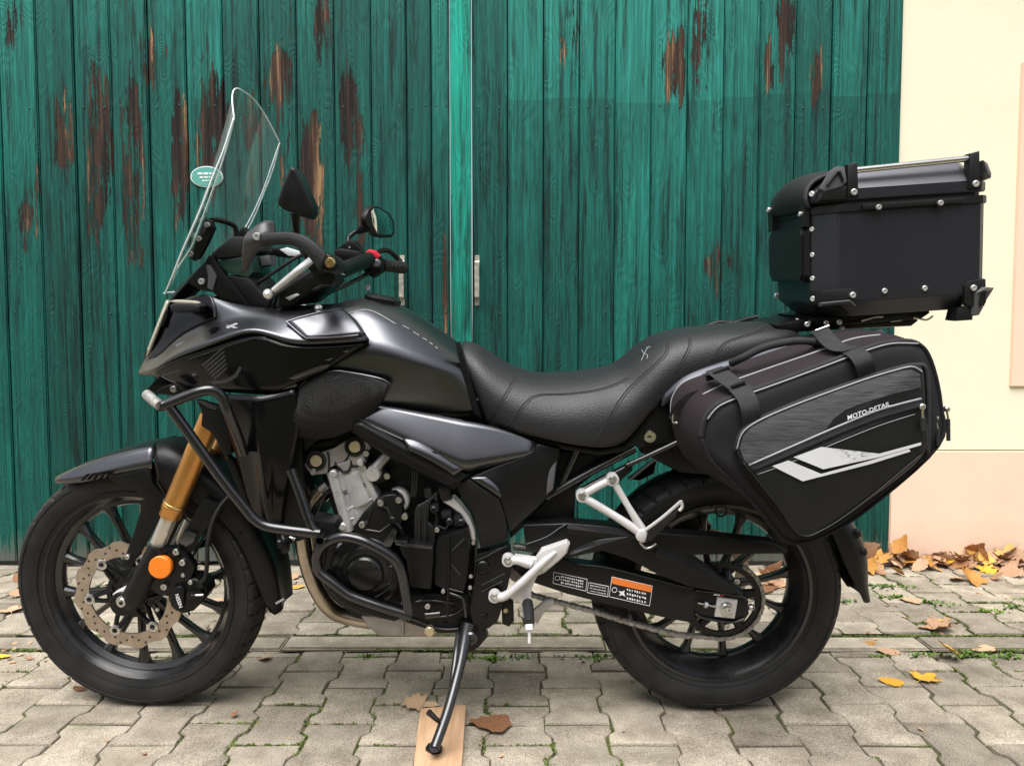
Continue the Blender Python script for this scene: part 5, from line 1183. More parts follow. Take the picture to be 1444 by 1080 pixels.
def sprocket():
    vs_, fs_ = [], []; n_ = 41 * 4
    for k in range(n_):
        q = 2 * pi * k / n_; ro = .0965 + (.004 if k % 4 in (1, 2) else -.002)
        for (r, y) in ((.080, -.003), (ro, -.003), (ro, .003), (.080, .003)): vs_.append(SC + Vector((r * cos(q), y, r * sin(q))))
    for k in range(n_):
        j = (k + 1) % n_
        for i in range(4): fs_.append((k * 4 + i, k * 4 + (i + 1) % 4, j * 4 + (i + 1) % 4, j * 4 + i))
    o = mk('sprocket', vs_, fs_, 'metal_black')
    for k in range(5):
        q = 2 * pi * (k + .2) / 5
        TB('sprocket_arm', [SC + Vector((.03 * cos(q + .2), .004, .03 * sin(q + .2))), SC + Vector((.082 * cos(q), 0, .082 * sin(q)))], [.014, .010], 'metal_black', o, seg=8, smooth=False)
    LT('sprocket_carrier', SC, [(.045, -.03), (.045, .004), (.03, .008), (0, .008)], 'metal_black', o, seg=32)
sprocket()
path = [SC + Vector((.0985 * cos(a), 0, .0985 * sin(a))) for a in [radians(62 - 4 * k) for k in range(0, 42)]]
low = [(960, 895), (920, 886), (880, 875), (838, 861.5), (800, 852), (770, 844), (752, 839), (742, 832)]
path += [P(x, y, -.098) for x, y in low]
fine = [];
for a, b_ in zip(path[:-1], path[1:]):
    k = max(1, int((b_ - a).length / .002)); fine += [a + (b_ - a) * (i / k) for i in range(k)]
vs, fs = [], []; pitch = .0127; acc = 0; last = fine[0]; nodes = [last]
for p in fine:
    if (p - last).length >= pitch: nodes.append(p); last = p
for up_ in ([P(x, y, -.098) for x, y in ((820, 786), (850, 784.5), (880, 784))], [P(x, y, -.098) for x, y in ((722, 766), (734, 770), (750, 774))], [P(x, y, -.098) for x, y in ((975, 788), (1000, 786))]):
    pass
def plate(a, b_, y, big):
    d = (b_ - a); L_ = d.length; d.normalize(); nn = Vector((-d.z, 0, d.x)); c0 = (a + b_) / 2; out = []
    h = .0056 if big else .005
    for i in range(12):
        q = 2 * pi * i / 12; s = 1 if cos(q) >= 0 else -1
        u = s * L_ / 2 + h * cos(q); v_ = h * sin(q) * (1 if abs(cos(q)) > .3 else .78); out.append(c0 + d * u + nn * v_ + Vector((0, y, 0)))
    k = len(vs); vs.extend(out); vs.extend([p + Vector((0, .0018, 0)) for p in out])
    fs.append(tuple(range(k, k + 12))); fs.append(tuple(range(k + 23, k + 11, -1)))
    for i in range(12): fs.append((k + i, k + 12 + i, k + 12 + (i + 1) % 12, k + (i + 1) % 12))
for i, (a, b_) in enumerate(zip(nodes[:-1], nodes[1:])):
    o_ = i % 2; plate(a, b_, -.0085 if o_ else -.0060, o_); plate(a, b_, .0067 if o_ else .0042, o_)
for a in nodes:
    v, f = lathe_data(a, [(0, -.009), (.0042, -.009), (.0042, .009), (0, .009)], seg=8); k = len(vs); vs += v; fs += [tuple(q + k for q in g) for g in f]
    v, f = lathe_data(a, [(.0024, .009), (.0024, .0104), (0, .0106)], seg=8); k = len(vs); vs += v; fs += [tuple(q + k for q in g) for g in f]
mk('drive_chain', vs, fs, 'chain_steel', sharp=30)['kind'] = 'stuff'
v, f = lathe_data(P(735, 802, -.09), [(.036, -.004), (.036, .004), (.0, .004)], seg=20); mk('front_sprocket', v, f, 'chain_steel')
TB('chain_slider', [(724, 770, -.10), (740, 772, -.10), (760, 776, -.10)], .009, 'chain_steel', seg=8)
PR('swingarm', [(722, 800), (800, 796), (920, 815), (1040, 840), (1050, 872), (940, 868), (800, 838), (740, 818)], .10, .03, 'metal_black', bev=.005)
PR('shock_cover', [(768, 700), (812, 696), (810, 736), (770, 738)], -.05, .10, 'plastic_black', bev=.01)
LT('rear_disc', RC + Vector((0, .085, 0)), [(.085, 0), (.12, 0), (.12, .005), (.085, .005)], 'disc_steel', axis=Vector((0, 1, 0)), seg=60, close=True)
PR('rear_caliper', [(905, 716), (950, 700), (975, 712), (1005, 742), (1000, 755), (930, 752)], .06, .05, 'engine_black', bev=.008)
# rear hugger with mudflap behind the tyre
GR('rear_mudguard', [
    [(1168, 742, -.080), (1178, 732, -.082), (1196, 726, -.060), (1192, 730, 0)],
    [(1180, 768, -.082), (1196, 756, -.085), (1212, 748, -.064), (1202, 750, 0)],
    [(1190, 794, -.082), (1206, 782, -.085), (1222, 772, -.064), (1212, 774, 0)],
    [(1198, 808, -.080), (1212, 800, -.083), (1224, 794, -.062), (1216, 794, 0)],
    [(1208, 828, -.070), (1216, 826, -.072), (1222, 822, -.055), (1216, 820, 0)],
    [(1218, 845, -.045), (1222, 848, -.046), (1225, 848, -.035), (1220, 844, 0)]], 'plastic_black', sym=True, thick=.006, crease=(('c', 1, .4),))
LT('mud_rib', (1209, 752, -.075), [(.012, -.02), (.012, 0), (.008, .008), (0, .010)], 'plastic_black', axis=Vector((.6, -.6, .2)), seg=16, sharp=0); LT('mud_rib', (1217, 778, -.075), [(.012, -.02), (.012, 0), (.008, .008), (0, .010)], 'plastic_black', axis=Vector((.6, -.6, .2)), seg=16, sharp=0)
# ---------------------------------------------------------------- footpegs
rb = PR('rider_peg_bracket', [(712, 838), (736, 818), (752, 803), (742, 802), (728, 796), (726, 784), (742, 786), (756, 788), (764, 775), (800, 763), (804, 767), (800, 780), (790, 790), (768, 808), (758, 812), (750, 830), (748, 846), (752, 856), (744, 860), (736, 852), (722, 846)], -.172, .018, 'bracket_silver', bev=.004, seg=3)
PR('heel_guard', [(757, 784), (766, 776), (800, 763.5), (803, 768), (797, 782), (776, 800), (764, 806)], -.178, .010, 'bracket_silver', rb, bev=.003)
TB('bracket_arm', [(716, 789, -.172), (730, 790, -.176), (750, 796, -.178)], [.0125, .010, .009], 'bracket_silver', rb, seg=14)
TB('bracket_arm', [(697, 840.5, -.172), (712, 840, -.178), (735, 822, -.182), (760, 798, -.182), (784, 778, -.178)], [.0125, .0105, .010, .009, .004], 'bracket_silver', rb, seg=14)
for c in ((716.5, 789.5), (697.5, 840.5)):
    LT('bracket_eye', (c[0], c[1], -.176), [(.0145, -.012), (.0145, .006), (.0105, .007), (.0105, .004), (0, .004)], 'bracket_silver', rb, seg=24); BOLT((c[0], c[1], -.180), .0085, 'steel', rb)
TB('rider_peg', [(744, 850, -.180), (745, 862, -.215), (746, 880, -.262)], [.0125, .0135, .0125], 'rubber', seg=16)
for k in range(3): TB('peg_groove', [(737 + k * 6, 856, -.205 - .004 * (k == 1)), (739 + k * 5.2, 872, -.252)], .0022, 'case_grey', seg=6)
TB('peg_feeler', [(746, 880, -.262), (746.5, 888, -.268)], [.0100, .0085], 'white_plastic', seg=14, smooth=False); TB('peg_feeler', [(746.5, 888, -.266), (746.5, 906, -.268)], .0036, 'white_plastic', seg=10)
PR('stand_tab', [(707, 846), (724, 846), (725, 876), (718, 884), (708, 880)], -.125, .012, 'metal_black', bev=.003); BOLT((713, 860, -.128), .006, 'brass_cap')
PR('shift_pedal', [(751, 862), (768, 848), (780, 846), (782, 852), (768, 862), (758, 880), (752, 876)], -.13, .012, 'aluminium_dull', bev=.002)
pb = TB('passenger_peg_bracket', [(821, 698, -.150), (842, 686, -.150), (864, 675, -.150)], .0095, 'bracket_silver', seg=12)
TB('bracket_strut', [(824, 702, -.150), (868, 728, -.156), (905, 752, -.162)], [.0105, .0095, .0115], 'bracket_silver', pb, seg=12); TB('bracket_strut', [(866, 680, -.150), (886, 714, -.156), (908, 750, -.162)], [.0085, .0075, .0105], 'bracket_silver', pb, seg=12)
for c in ((821, 698.5), (863.5, 675.5)):
    LT('bracket_eye', (c[0], c[1], -.152), [(.0150, -.012), (.0150, .007), (.0105, .008), (.0105, .005), (0, .005)], 'bracket_silver', pb, seg=24); BOLT((c[0], c[1], -.158), .0085, 'steel', pb)
LT('peg_knuckle', (906, 754, -.165), [(.0165, -.014), (.0165, .006), (.012, .009), (0, .009)], 'bracket_silver', pb, seg=20)
pp = TB('passenger_peg', [(912, 746, -.175), (936, 728, -.195), (960, 707, -.215)], .0042, 'bracket_silver', pb, seg=10)
TB('peg_end', [(960, 706, -.216), (962, 714, -.216), (958, 720, -.216)], .004, 'bracket_silver', pb, seg=8)
PR('peg_rubber', [(914, 748, -.178), (957, 716, -.215), (954, 728, -.213), (920, 762, -.182), (910, 766, -.178)], 0, .02, 'rubber', pb, bev=.003)
TB('peg_clip', [(902, 764, -.168), (910, 772, -.17), (918, 771, -.17), (925, 766, -.17)], .003, 'steel', pb, seg=8)
PR('footpeg', [(886, 676), (924, 648), (926, 652), (922, 668), (902, 678)], .14, .02, 'plastic_black', bev=.003); TB('peg_rail', [(888, 677, .138), (924, 648, .138)], .003, 'bracket_silver', seg=8)
for c in ((1017, 720, .018), (948, 634, .011)):
    cc = P(c[0], c[1], -.09); v, f = tube_data([cc + Vector((c[2] * .75 * cos(a), 0, c[2] * .75 * sin(a))) for a in [2 * pi * k / 24 for k in range(24)]], .0028, 6, True); mk('strap_ring', v, f, 'rubber')
# ---------------------------------------------------------------- side stand
ss = TB('side_stand', [(660, 880, -.14), (655, 905, -.165), (648, 940, -.205), (632, 1000, -.275), (613, 1054, -.335)], [.018, .0155, .0115, .0115, .0115], 'tube_black', seg=14)
TB('stand_spring', [(648, 890, -.150), (644, 915, -.170), (640, 945, -.205), (637, 968, -.235)], [.0085, .008, .0075, .007], 'tube_black', ss, seg=12)
LT('stand_pivot', (664, 899, -.162), [(.0165, -.02), (.0165, .004), (.0125, .008), (.008, .008), (.007, .004), (0, .004)], 'tube_black', ss, seg=24)
PR('stand_bracket', [(654, 878), (676, 884), (684, 888), (688, 898), (676, 912), (664, 920), (650, 916)], -.150, .03, 'metal_black', ss, bev=.004)
PR('stand_fork', [(645, 890), (652, 886), (656, 895), (652, 920), (644, 922)], -.160, .02, 'metal_black', ss, bev=.003)
TB('stand_tang', [(605, 1004, -.315), (616, 1014, -.302), (625, 1020, -.292)], [.0075, .0055, .0055], 'tube_black', ss, seg=10)
# stand foot lies flat on the board: built in place coordinates, then turned into the bike frame
BOARD_T = .022
fb = BIKE_I @ G(613, 1057, BOARD_T)
foot_w = [G(600, 1058, BOARD_T), G(604, 1052, BOARD_T), G(616, 1051, BOARD_T), G(624, 1056, BOARD_T), G(622, 1062, BOARD_T), G(610, 1064, BOARD_T)]
up = BIKE_I.to_3x3() @ Vector((0, 0, 1))
PR('stand_foot', [BIKE_I @ v + up * .009 for v in foot_w], 0, -up * .0085, 'metal_black', ss, bev=.002)
TB('stand_shoe', [P(613, 1052, -.333), fb + up * .009], .0125, 'tube_black', ss, seg=14, smooth=False)
# ================================================================ top case
O = P(1154, 428, -.172); X1 = P(1393, 412, -.172)
EX = (X1 - O); LX = EX.length; EX.normalize(); EZ = Vector((-EX.z, 0, EX.x)); LY = .344
base = O + EX * (LX / 2) + Vector((0, LY / 2, 0)) - EZ * .05
TC = empty('top_case', BIKE_M @ Matrix.Translation(base)); tag(TC, 'black metal top case with silver rails mounted on the rear rack', 'top case')
CTX['root'] = TC; CTX['off'] = base
def T(u, v, w_): return O + EX * u + Vector((0, v if v < .05 else .05 + (v - .05) * .86, 0)) + EZ * w_
def octo(w_, i, c):
    a, b_, d, e_ = i, LX - i, i, LY - i
    c, k = c * 1.35, c * .6
    return [T(a + c, d, w_), T(b_ - k, d, w_), T(b_, d + k, w_), T(b_, e_ - k, w_), T(b_ - k, e_, w_), T(a + c, e_, w_), T(a, e_ - c, w_), T(a, d + c, w_)]
def stack(name, rings, mat, parent='ctx', bev=.0, sharp=25):
    bm = bmesh.new(); R_ = [[bm.verts.new(p) for p in octo(*r)] for r in rings]
    for a, b_ in zip(R_[:-1], R_[1:]):
        for k in range(8): bm.faces.new((a[k], a[(k + 1) % 8], b_[(k + 1) % 8], b_[k]))
    bm.faces.new(list(reversed(R_[0]))); bm.faces.new(R_[-1])
    bmesh.ops.recalc_face_normals(bm, faces=bm.faces)
    if bev: bmesh.ops.bevel(bm, geom=list(bm.edges), offset=bev, segments=2, affect='EDGES', clamp_overlap=True)
    return from_bm(name, bm, mat, parent, sharp)
ZR = .197
body = stack('case_body', [(-.036, .030, .046), (0, 0, .034), (ZR, 0, .034)], 'case_black', bev=.0025)
rimb = stack('case_rim', [(ZR - .002, -.004, .036), (ZR + .016, -.004, .036)], 'case_dark', bev=.002)
stack('case_seal', [(ZR + .016, .006, .04), (ZR + .026, .006, .04)], 'rubber')
stack('case_lid_side', [(ZR + .024, -.002, .036), (ZR + .046, -.002, .036)], 'case_black', bev=.002)
lid = stack('case_lid', [(ZR + .0465, .0, .036), (ZR + .094, .034, .045), (ZR + .098, .090, .05)], 'case_lid', bev=.002)
for (u0, u1) in ((.095, .315),):
    PR('rim_latch_bar', [T(u0, -.010, ZR + .001), T(u1, -.010, ZR + .001), T(u1, -.010, ZR + .013), T(u0, -.010, ZR + .013)], 0, .008, 'case_dark', rimb, bev=.002)
for u in (.128, .262): LT('rivet_base', T(u, -.010, ZR + .004), [(.0085, -.004), (.0085, .002), (0, .002)], 'case_dark', rimb); BOLT(T(u, -.013, ZR + .004), .006, 'rivet', rimb, name='rivet')
for u in (.147, .236): BOLT(T(u, -.001, .018), .006, 'rivet', body, h=.003, name='rivet')
for w_ in (.165, .108, .055): BOLT(T(.004, .042, w_), .0055, 'rivet', body, h=.003, name='rivet', axis=Vector((-1, -1, 0)))
BOLT(T(-.001, .31, .01), .006, 'rivet', body, h=.004, name='rivet', axis=Vector((-1, 0, 0)))
# corner protectors
def corner(u0, u1, lip0, lip1, flip):
    c1 = PR('corner_protector', [T(u0, -.006, -.004), T(u1, -.006, -.004), T(u1, -.006, .020), T(u1 - .006, -.006, .028), T(u0, -.006, .030)] if not flip else [T(u1, -.006, -.030), T(u0 + .006, -.006, -.028), T(u0, -.006, -.02), T(u0, -.006, .018), T(u0 + .010, -.006, .029), T(u1, -.006, .030)], 0, .012, 'case_dark', bev=.003)
    return c1
c1 = corner(.004, .084, 0, 0, False); PR('protector_chamfer', [T(.004, -.006, -.004), T(.004, -.006, .030), T(-.008, .030, .030), T(-.008, .030, -.004)], 0, Vector((.012, .012, 0)), 'case_dark', c1, bev=.002)
PR('protector_lip', [T(.0, -.018, .002), T(.064, -.018, .004), T(.078, -.018, -.010), T(.072, -.014, -.013), T(.060, -.014, -.004), T(.0, -.014, -.006)], 0, .014, 'case_grey', c1, bev=.002); BOLT(T(.073, -.009, .014), .0065, 'rivet', c1, h=.003, name='rivet'); BOLT(T(-.004, .02, .010), .006, 'rivet', c1, h=.003, name='rivet', axis=Vector((-1, -1, 0)))
c2 = corner(.322, .368, 0, 0, True); PR('protector_chamfer', [T(.368, -.006, .030), T(.368, -.006, -.020), T(.340, .0, -.052), T(.372, .02, -.052), T(.384, .030, -.020), T(.384, .030, .030)], 0, Vector((-.012, .012, 0)), 'case_dark', c2, bev=.002)
PR('protector_lip', [T(.345, -.010, .000), T(.366, -.020, .012), T(.398, .010, .008), T(.394, .012, .002), T(.350, -.006, -.050), T(.342, -.004, -.048)], 0, Vector((-.006, .014, 0)), 'case_grey', c2, bev=.002); BOLT(T(.340, -.009, .012), .0065, 'rivet', c2, h=.003, name='rivet')
PR('protector_foot', [T(.305, .0, -.060), T(.345, .0, -.060), T(.345, .0, -.030), T(.312, .0, -.030)], 0, .04, 'case_dark', c2, bev=.002)
# rails on the lid
for vv in (.006, LY - .006):
    s = 1 if vv < .1 else -1
    rl = TB('lid_rail', [T(.075, vv, ZR + .087), T(.338, vv, ZR + .096)], .0068, 'chrome', seg=14, smooth=False)
    for u in (.074, .338): 
        pst = PR('rail_post', [T(u - .012, vv - s * .014, ZR + .030), T(u + .014, vv - s * .014, ZR + .030), T(u + .012, vv - s * .012, ZR + .104 + (u - .074) * .02), T(u - .008, vv - s * .010, ZR + .100 + (u - .074) * .02)], 0, s * .022, 'case_dark', rl, bev=.003)
        if s > 0: BOLT(T(u + .002, vv - .016, ZR + .040), .0068, 'rivet', rl, h=.003, name='rivet')
# lid corner pads
lp = PR('lid_corner', [T(.002, -.004, ZR + .054), T(.024, -.010, ZR + .090), T(.040, -.010, ZR + .098), T(.056, -.010, ZR + .096), T(.060, -.012, ZR + .064), T(.050, -.012, ZR + .054), T(.012, -.010, ZR + .046)], 0, Vector((.006, .03, -.008)), 'case_grey', bev=.003)
for q in ([T(.016, -.0125, ZR + .058), T(.040, -.0135, ZR + .086)], [T(.043, -.0135, ZR + .086), T(.051, -.0145, ZR + .064)]): TB('pad_groove', q, .0032, 'case_dark', lp, seg=8)
PR('lid_corner_base', [T(.000, -.004, ZR + .026), T(.060, -.008, ZR + .026), T(.062, -.008, ZR + .056), T(.010, -.006, ZR + .048)], 0, .03, 'case_dark', lp, bev=.003); BOLT(T(-.004, .02, ZR + .044), .006, 'rivet', lp, h=.003, name='rivet', axis=Vector((-1, -1, 0)))
lp2 = PR('lid_corner', [T(.358, -.006, ZR + .090), T(.374, .004, ZR + .084), T(.390, .016, ZR + .062), T(.386, .010, ZR + .052), T(.368, -.006, ZR + .064)], 0, Vector((-.006, .03, -.006)), 'case_grey', bev=.003)
# backrest cushion and padded front plate
GR('backrest', [[T(-.002, .03, ZR + .016), T(-.008, .10, ZR + .012), T(-.008, .172, ZR + .012), T(-.008, .24, ZR + .012), T(-.002, .31, ZR + .016)],
                [T(-.010, .03, ZR + .030), T(-.020, .10, ZR + .028), T(-.022, .172, ZR + .028), T(-.020, .24, ZR + .028), T(-.010, .31, ZR + .030)],
                [T(-.004, .04, ZR + .058), T(-.014, .10, ZR + .066), T(-.016, .172, ZR + .068), T(-.014, .24, ZR + .066), T(-.004, .30, ZR + .058)],
                [T(.026, .05, ZR + .080), T(.022, .10, ZR + .094), T(.020, .172, ZR + .097), T(.022, .24, ZR + .094), T(.026, .29, ZR + .080)],
                [T(.080, .05, ZR + .086), T(.080, .10, ZR + .094), T(.080, .172, ZR + .096), T(.080, .24, ZR + .094), T(.080, .29, ZR + .086)]], 'plastic_rough', thick=.006)
pf = PR('back_pad', [T(-.001, .055, .046), T(-.001, .29, .046), T(-.001, .31, .062), T(-.001, .31, .156), T(-.001, .29, .172), T(-.001, .055, .172), T(-.001, .042, .158), T(-.001, .042, .062)], 0, Vector((-.014, 0, 0)), 'case_dark', bev=0)
PR('back_pad_front', [T(-.0152, .060, .052), T(-.0152, .285, .052), T(-.0152, .304, .066), T(-.0152, .304, .152), T(-.0152, .285, .166), T(-.0152, .060, .166), T(-.0152, .048, .154), T(-.0152, .048, .066)], 0, Vector((-.004, 0, 0)), 'case_dark', pf, bev=0)
for vv in (.055, .30): PR('case_latch', [T(-.004, vv - .018, ZR - .026), T(-.004, vv + .018, ZR - .026), T(-.004, vv + .018, ZR + .026), T(-.004, vv - .018, ZR + .026)], 0, Vector((-.012, 0, 0)), 'case_dark', bev=0)
BOLT(T(-.018, .055, ZR + .004), .0055, 'rivet', h=.003, name='rivet', axis=Vector((-1, 0, 0))); BOLT(T(-.018, .305, ZR + .03), .0065, 'rivet', h=.003, name='rivet', axis=Vector((-1, 0, 0)))
bp_ = PR('mount_plate', [T(.02, .06, -.056), T(.26, .06, -.056), T(.28, .06, -.044), T(.28, .06, -.0365), T(.0, .06, -.0365)], 0, .22, 'metal_black', bev=.003)
for a in ([T(-.01, .12, -.040), T(.02, .09, -.052), T(.05, .07, -.052)], [T(.12, .055, -.050), T(.15, .055, -.044), T(.17, .055, -.044)], [T(.24, .055, -.050), T(.27, .055, -.058), T(.285, .055, -.050)]): TB('mount_wire', a, .0022, 'steel', bp_, seg=6)
for u in (-.004, .04, .07): BOLT(T(u, .058, -.050), .006, 'rivet', bp_, h=.003, name='rivet')
PR('mount_slot', [T(.19, .0585, -.058), T(.215, .0585, -.057), T(.215, .0585, -.0555), T(.19, .0585, -.0565)], 0, .002, 'rivet', bp_, bev=0)
# ================================================================ saddlebag
back = [(946, 590, -.170), (947, 562, -.170), (962, 540, -.172), (990, 528, -.172), (1050, 508, -.170), (1120, 485, -.170), (1170, 468, -.170), (1215, 464, -.170), (1245, 472, -.172), (1256, 492, -.175), (1262, 540, -.180), (1250, 600, -.190), (1180, 690, -.190), (1130, 735, -.190), (1090, 742, -.190), (1050, 700, -.185), (1000, 670, -.180), (962, 640, -.175)]
midr = [(968, 612, -.245), (972, 578, -.245), (990, 556, -.245), (1022, 541, -.245), (1080, 520, -.245), (1150, 496, -.245), (1200, 478, -.245), (1240, 472, -.245), (1272, 476, -.248), (1288, 500, -.25), (1298, 560, -.255), (1290, 620, -.26), (1200, 715, -.262), (1140, 752, -.262), (1095, 752, -.262), (1056, 706, -.26), (1012, 672, -.255), (982, 646, -.25)]
frnt = [(990, 618, -.325), (996, 590, -.325), (1012, 572, -.325), (1044, 558, -.325), (1100, 538, -.325), (1170, 512, -.325), (1218, 494, -.325), (1255, 484, -.325), (1292, 484, -.328), (1312, 508, -.33), (1326, 570, -.335), (1322, 628, -.34), (1225, 715, -.345), (1165, 752, -.345), (1112, 764, -.345), (1075, 722, -.342), (1030, 676, -.335), (1002, 648, -.33)]
fr2 = [(1008, 628, -.340), (1012, 600, -.340), (1026, 582, -.340), (1056, 568, -.340), (1106, 548, -.340), (1172, 524, -.340), (1222, 506, -.340), (1256, 496, -.340), (1288, 496, -.343), (1303, 514, -.345), (1316, 570, -.350), (1312, 622, -.355), (1222, 706, -.360), (1165, 742, -.360), (1118, 752, -.360), (1084, 714, -.357), (1042, 672, -.350), (1018, 648, -.345)]
pk0 = [(1036, 634, -.345), (1042, 612, -.345), (1056, 598, -.345), (1082, 584, -.345), (1124, 566, -.345), (1182, 545, -.345), (1228, 529, -.345), (1262, 519, -.346), (1288, 514, -.348), (1303, 522, -.350), (1306, 580, -.354), (1304, 640, -.358), (1222, 708, -.360), (1165, 746, -.362), (1126, 756, -.362), (1094, 716, -.358), (1066, 680, -.354), (1046, 654, -.350)]
pk1 = [(1039, 633, -.378), (1045, 613, -.378), (1058, 600, -.378), (1083, 586.5, -.378), (1125, 569, -.378), (1182, 548, -.378), (1228, 532, -.378), (1262, 522, -.379), (1286, 517, -.381), (1300, 524, -.383), (1303, 580, -.387), (1301, 639, -.391), (1220, 706, -.394), (1165, 744, -.395), (1129, 754, -.395), (1098, 714, -.391), (1069, 678, -.387), (1048, 652, -.383)]
bbase = P(1130, 752, -.27)
BAG = empty('saddlebag', BIKE_M @ Matrix.Translation(bbase)); tag(BAG, 'black fabric saddlebag with white chevron strapped beside the rear wheel', 'saddlebag')
CTX['root'] = BAG; CTX['off'] = bbase
def cring(pts, per=4):
    n_ = len(pts); out = []
    for i in range(n_):
        a, b_, c, d = pts[i - 1], pts[i], pts[(i + 1) % n_], pts[(i + 2) % n_]
        for k in range(per):
            t = k / per; out.append(.5 * ((2 * b_) + (c - a) * t + (2 * a - 5 * b_ + 4 * c - d) * t * t + (3 * b_ - a - 3 * c + d) * t ** 3))
    return out
def loft(name, rings, mat, per=4, parent='ctx', puff=0.):
    RR = [cring([P(*p) for p in r]) for r in rings]; n_ = len(RR[0])
    cols = [crom([r[k] for r in RR], per) for k in range(n_)]; m_ = len(cols[0])
    first, last = [c[0] for c in cols], [c[-1] for c in cols]
    def capr(r, s):
        c = sum(r, Vector()) / n_
        return [[c + (v - c) * q + Vector((0, s * puff * (1 - q * q), 0)) for v in r] for q in (.94, .75, .4, .02)]
    rows_ = list(reversed(capr(first, 0))) + [[cols[k][i] for k in range(n_)] for i in range(m_)] + capr(last, -1)
    vs_ = [v for r in rows_ for v in r]
    fs_ = [(i * n_ + k, i * n_ + (k + 1) % n_, (i + 1) * n_ + (k + 1) % n_, (i + 1) * n_ + k) for i in range(len(rows_) - 1) for k in range(n_)]
    bm = bmesh.new(); V_ = [bm.verts.new(v) for v in vs_]
    for f_ in fs_: bm.faces.new([V_[q] for q in f_])
    bmesh.ops.recalc_face_normals(bm, faces=bm.faces)
    return from_bm(name, bm, mat, parent, 55)
b1 = loft('bag_gusset', [back, midr, frnt], 'fabric_red')
b2 = loft('bag_front', [frnt, fr2, pk0], 'fabric')
b3 = loft('outer_pocket', [pk0, pk1], 'fabric_leather', puff=.012)
bt = bvh(b3); bt1 = bvh(b1); bt2 = bvh(b2)
def ringtube(name, ring, i0, i1, r, mat, dy=0., sc=1.):
    pts = [P(*ring[k % len(ring)]) + Vector((0, dy, 0)) for k in range(i0, i1)]
    v, f = tube_data(crom(pts, 5), r, 8); return mk(name, v, f, mat, CTX['root'], 0)
ringtube('piping', frnt, 0, 19, .0042, 'fabric', -.002); ringtube('piping', frnt, 1, 9, .0018, 'piping', -.009); ringtube('piping', frnt, 2, 8, .0016, 'piping', .014)
ringtube('zip', frnt, 0, 13, .0062, 'webbing', .006); ringtube('piping', midr, 2, 8, .0022, 'piping', -.004); ringtube('piping', back, 0, 4, .0018, 'piping', -.002)
ringtube('piping', pk1, 0, 10, .0018, 'piping', -.001); ringtube('piping', pk1, 11, 18, .0018, 'fabric_leather', -.001); ringtube('piping', pk1, 11, 15, .0012, 'piping', .003)
ringtube('zip', pk0, 0, 12, .0050, 'webbing', -.010); ringtube('piping', pk0, 0, 19, .004, 'fabric', -.002)
# pocket face: ribbed upper cloth, slanted zip, reflective chevrons, lettering
DECAL('ribbed_panel', bt, [(1043, 632), (1048, 614), (1060, 602), (1085, 589), (1126, 572), (1182, 551), (1228, 535), (1262, 525), (1284, 521), (1297, 527), (1299, 546), (1258, 556), (1215, 569), (1192, 578), (1176, 590), (1164, 606), (1120, 627), (1058, 656), (1050, 650)], 'fabric_ribbed', lift=.0015, t=.001)
DECAL('zip_band', bt, [(1058, 658), (1120, 629), (1180, 602), (1250, 575), (1299, 561.5), (1299, 575), (1250, 592), (1180, 622), (1120, 648), (1066, 668)], 'webbing', lift=.001, t=.001)
SEAM('piping', bt, [(1056, 656), (1120, 628), (1180, 602), (1240, 578), (1299, 562)], .0023, 'piping', lift=.001)
SEAM('zip', bt, [(1062, 663), (1120, 638), (1180, 612), (1240, 589), (1296, 573)], .0040, 'fabric', lift=.001)
SEAM('stitching', bt, [(1068, 669), (1120, 650), (1180, 624), (1240, 600), (1290, 584)], .0009, 'piping', lift=.001)
DECAL('chevron', bt, [(1089, 657), (1112, 649), (1158, 668), (1228, 649), (1282, 633), (1284, 636.5), (1228, 654), (1132, 678.5)], 'reflective', lift=.0040)
DECAL('chevron', bt, [(1119, 644.5), (1158, 630), (1197, 649.5), (1240, 639.5), (1299, 623.5), (1299, 627.5), (1240, 644.5), (1161, 661.5)], 'reflective', lift=.0040)
for a, b_ in (): SEAM('stitching', bt, [a, ((a[0] + b_[0]) / 2, (a[1] + b_[1]) / 2), b_], .0009, 'fabric', lift=.0028)
TEXT('lettering', 'MOTO-DETAIL', bt, (1195.5, 592.5), (1256, 572), 6.5, 'reflective', lift=.0045, shear=.25)
def pull(x, y, yy, dx, dy_, ln):
    z = LT('zip_slider', (x, y, yy), [(.0062, -.004), (.0062, .003), (.004, .005), (0, .005)], 'chrome', seg=12)
    TB('zip_pull', [(x, y, yy - .004), (x + dx, y + dy_, yy - .005)], .0022, 'chrome', z, seg=8); TB('zip_cord', [(x + dx, y + dy_, yy - .005), (x + dx * 1.2, y + dy_ + ln, yy - .004)], .0042, 'webbing', z, seg=8)
pull(1300, 573, -.392, 1, 16, 18); pull(1319, 590, -.345, 3, 14, 24); pull(1335, 577, -.315, 2, 14, 30)
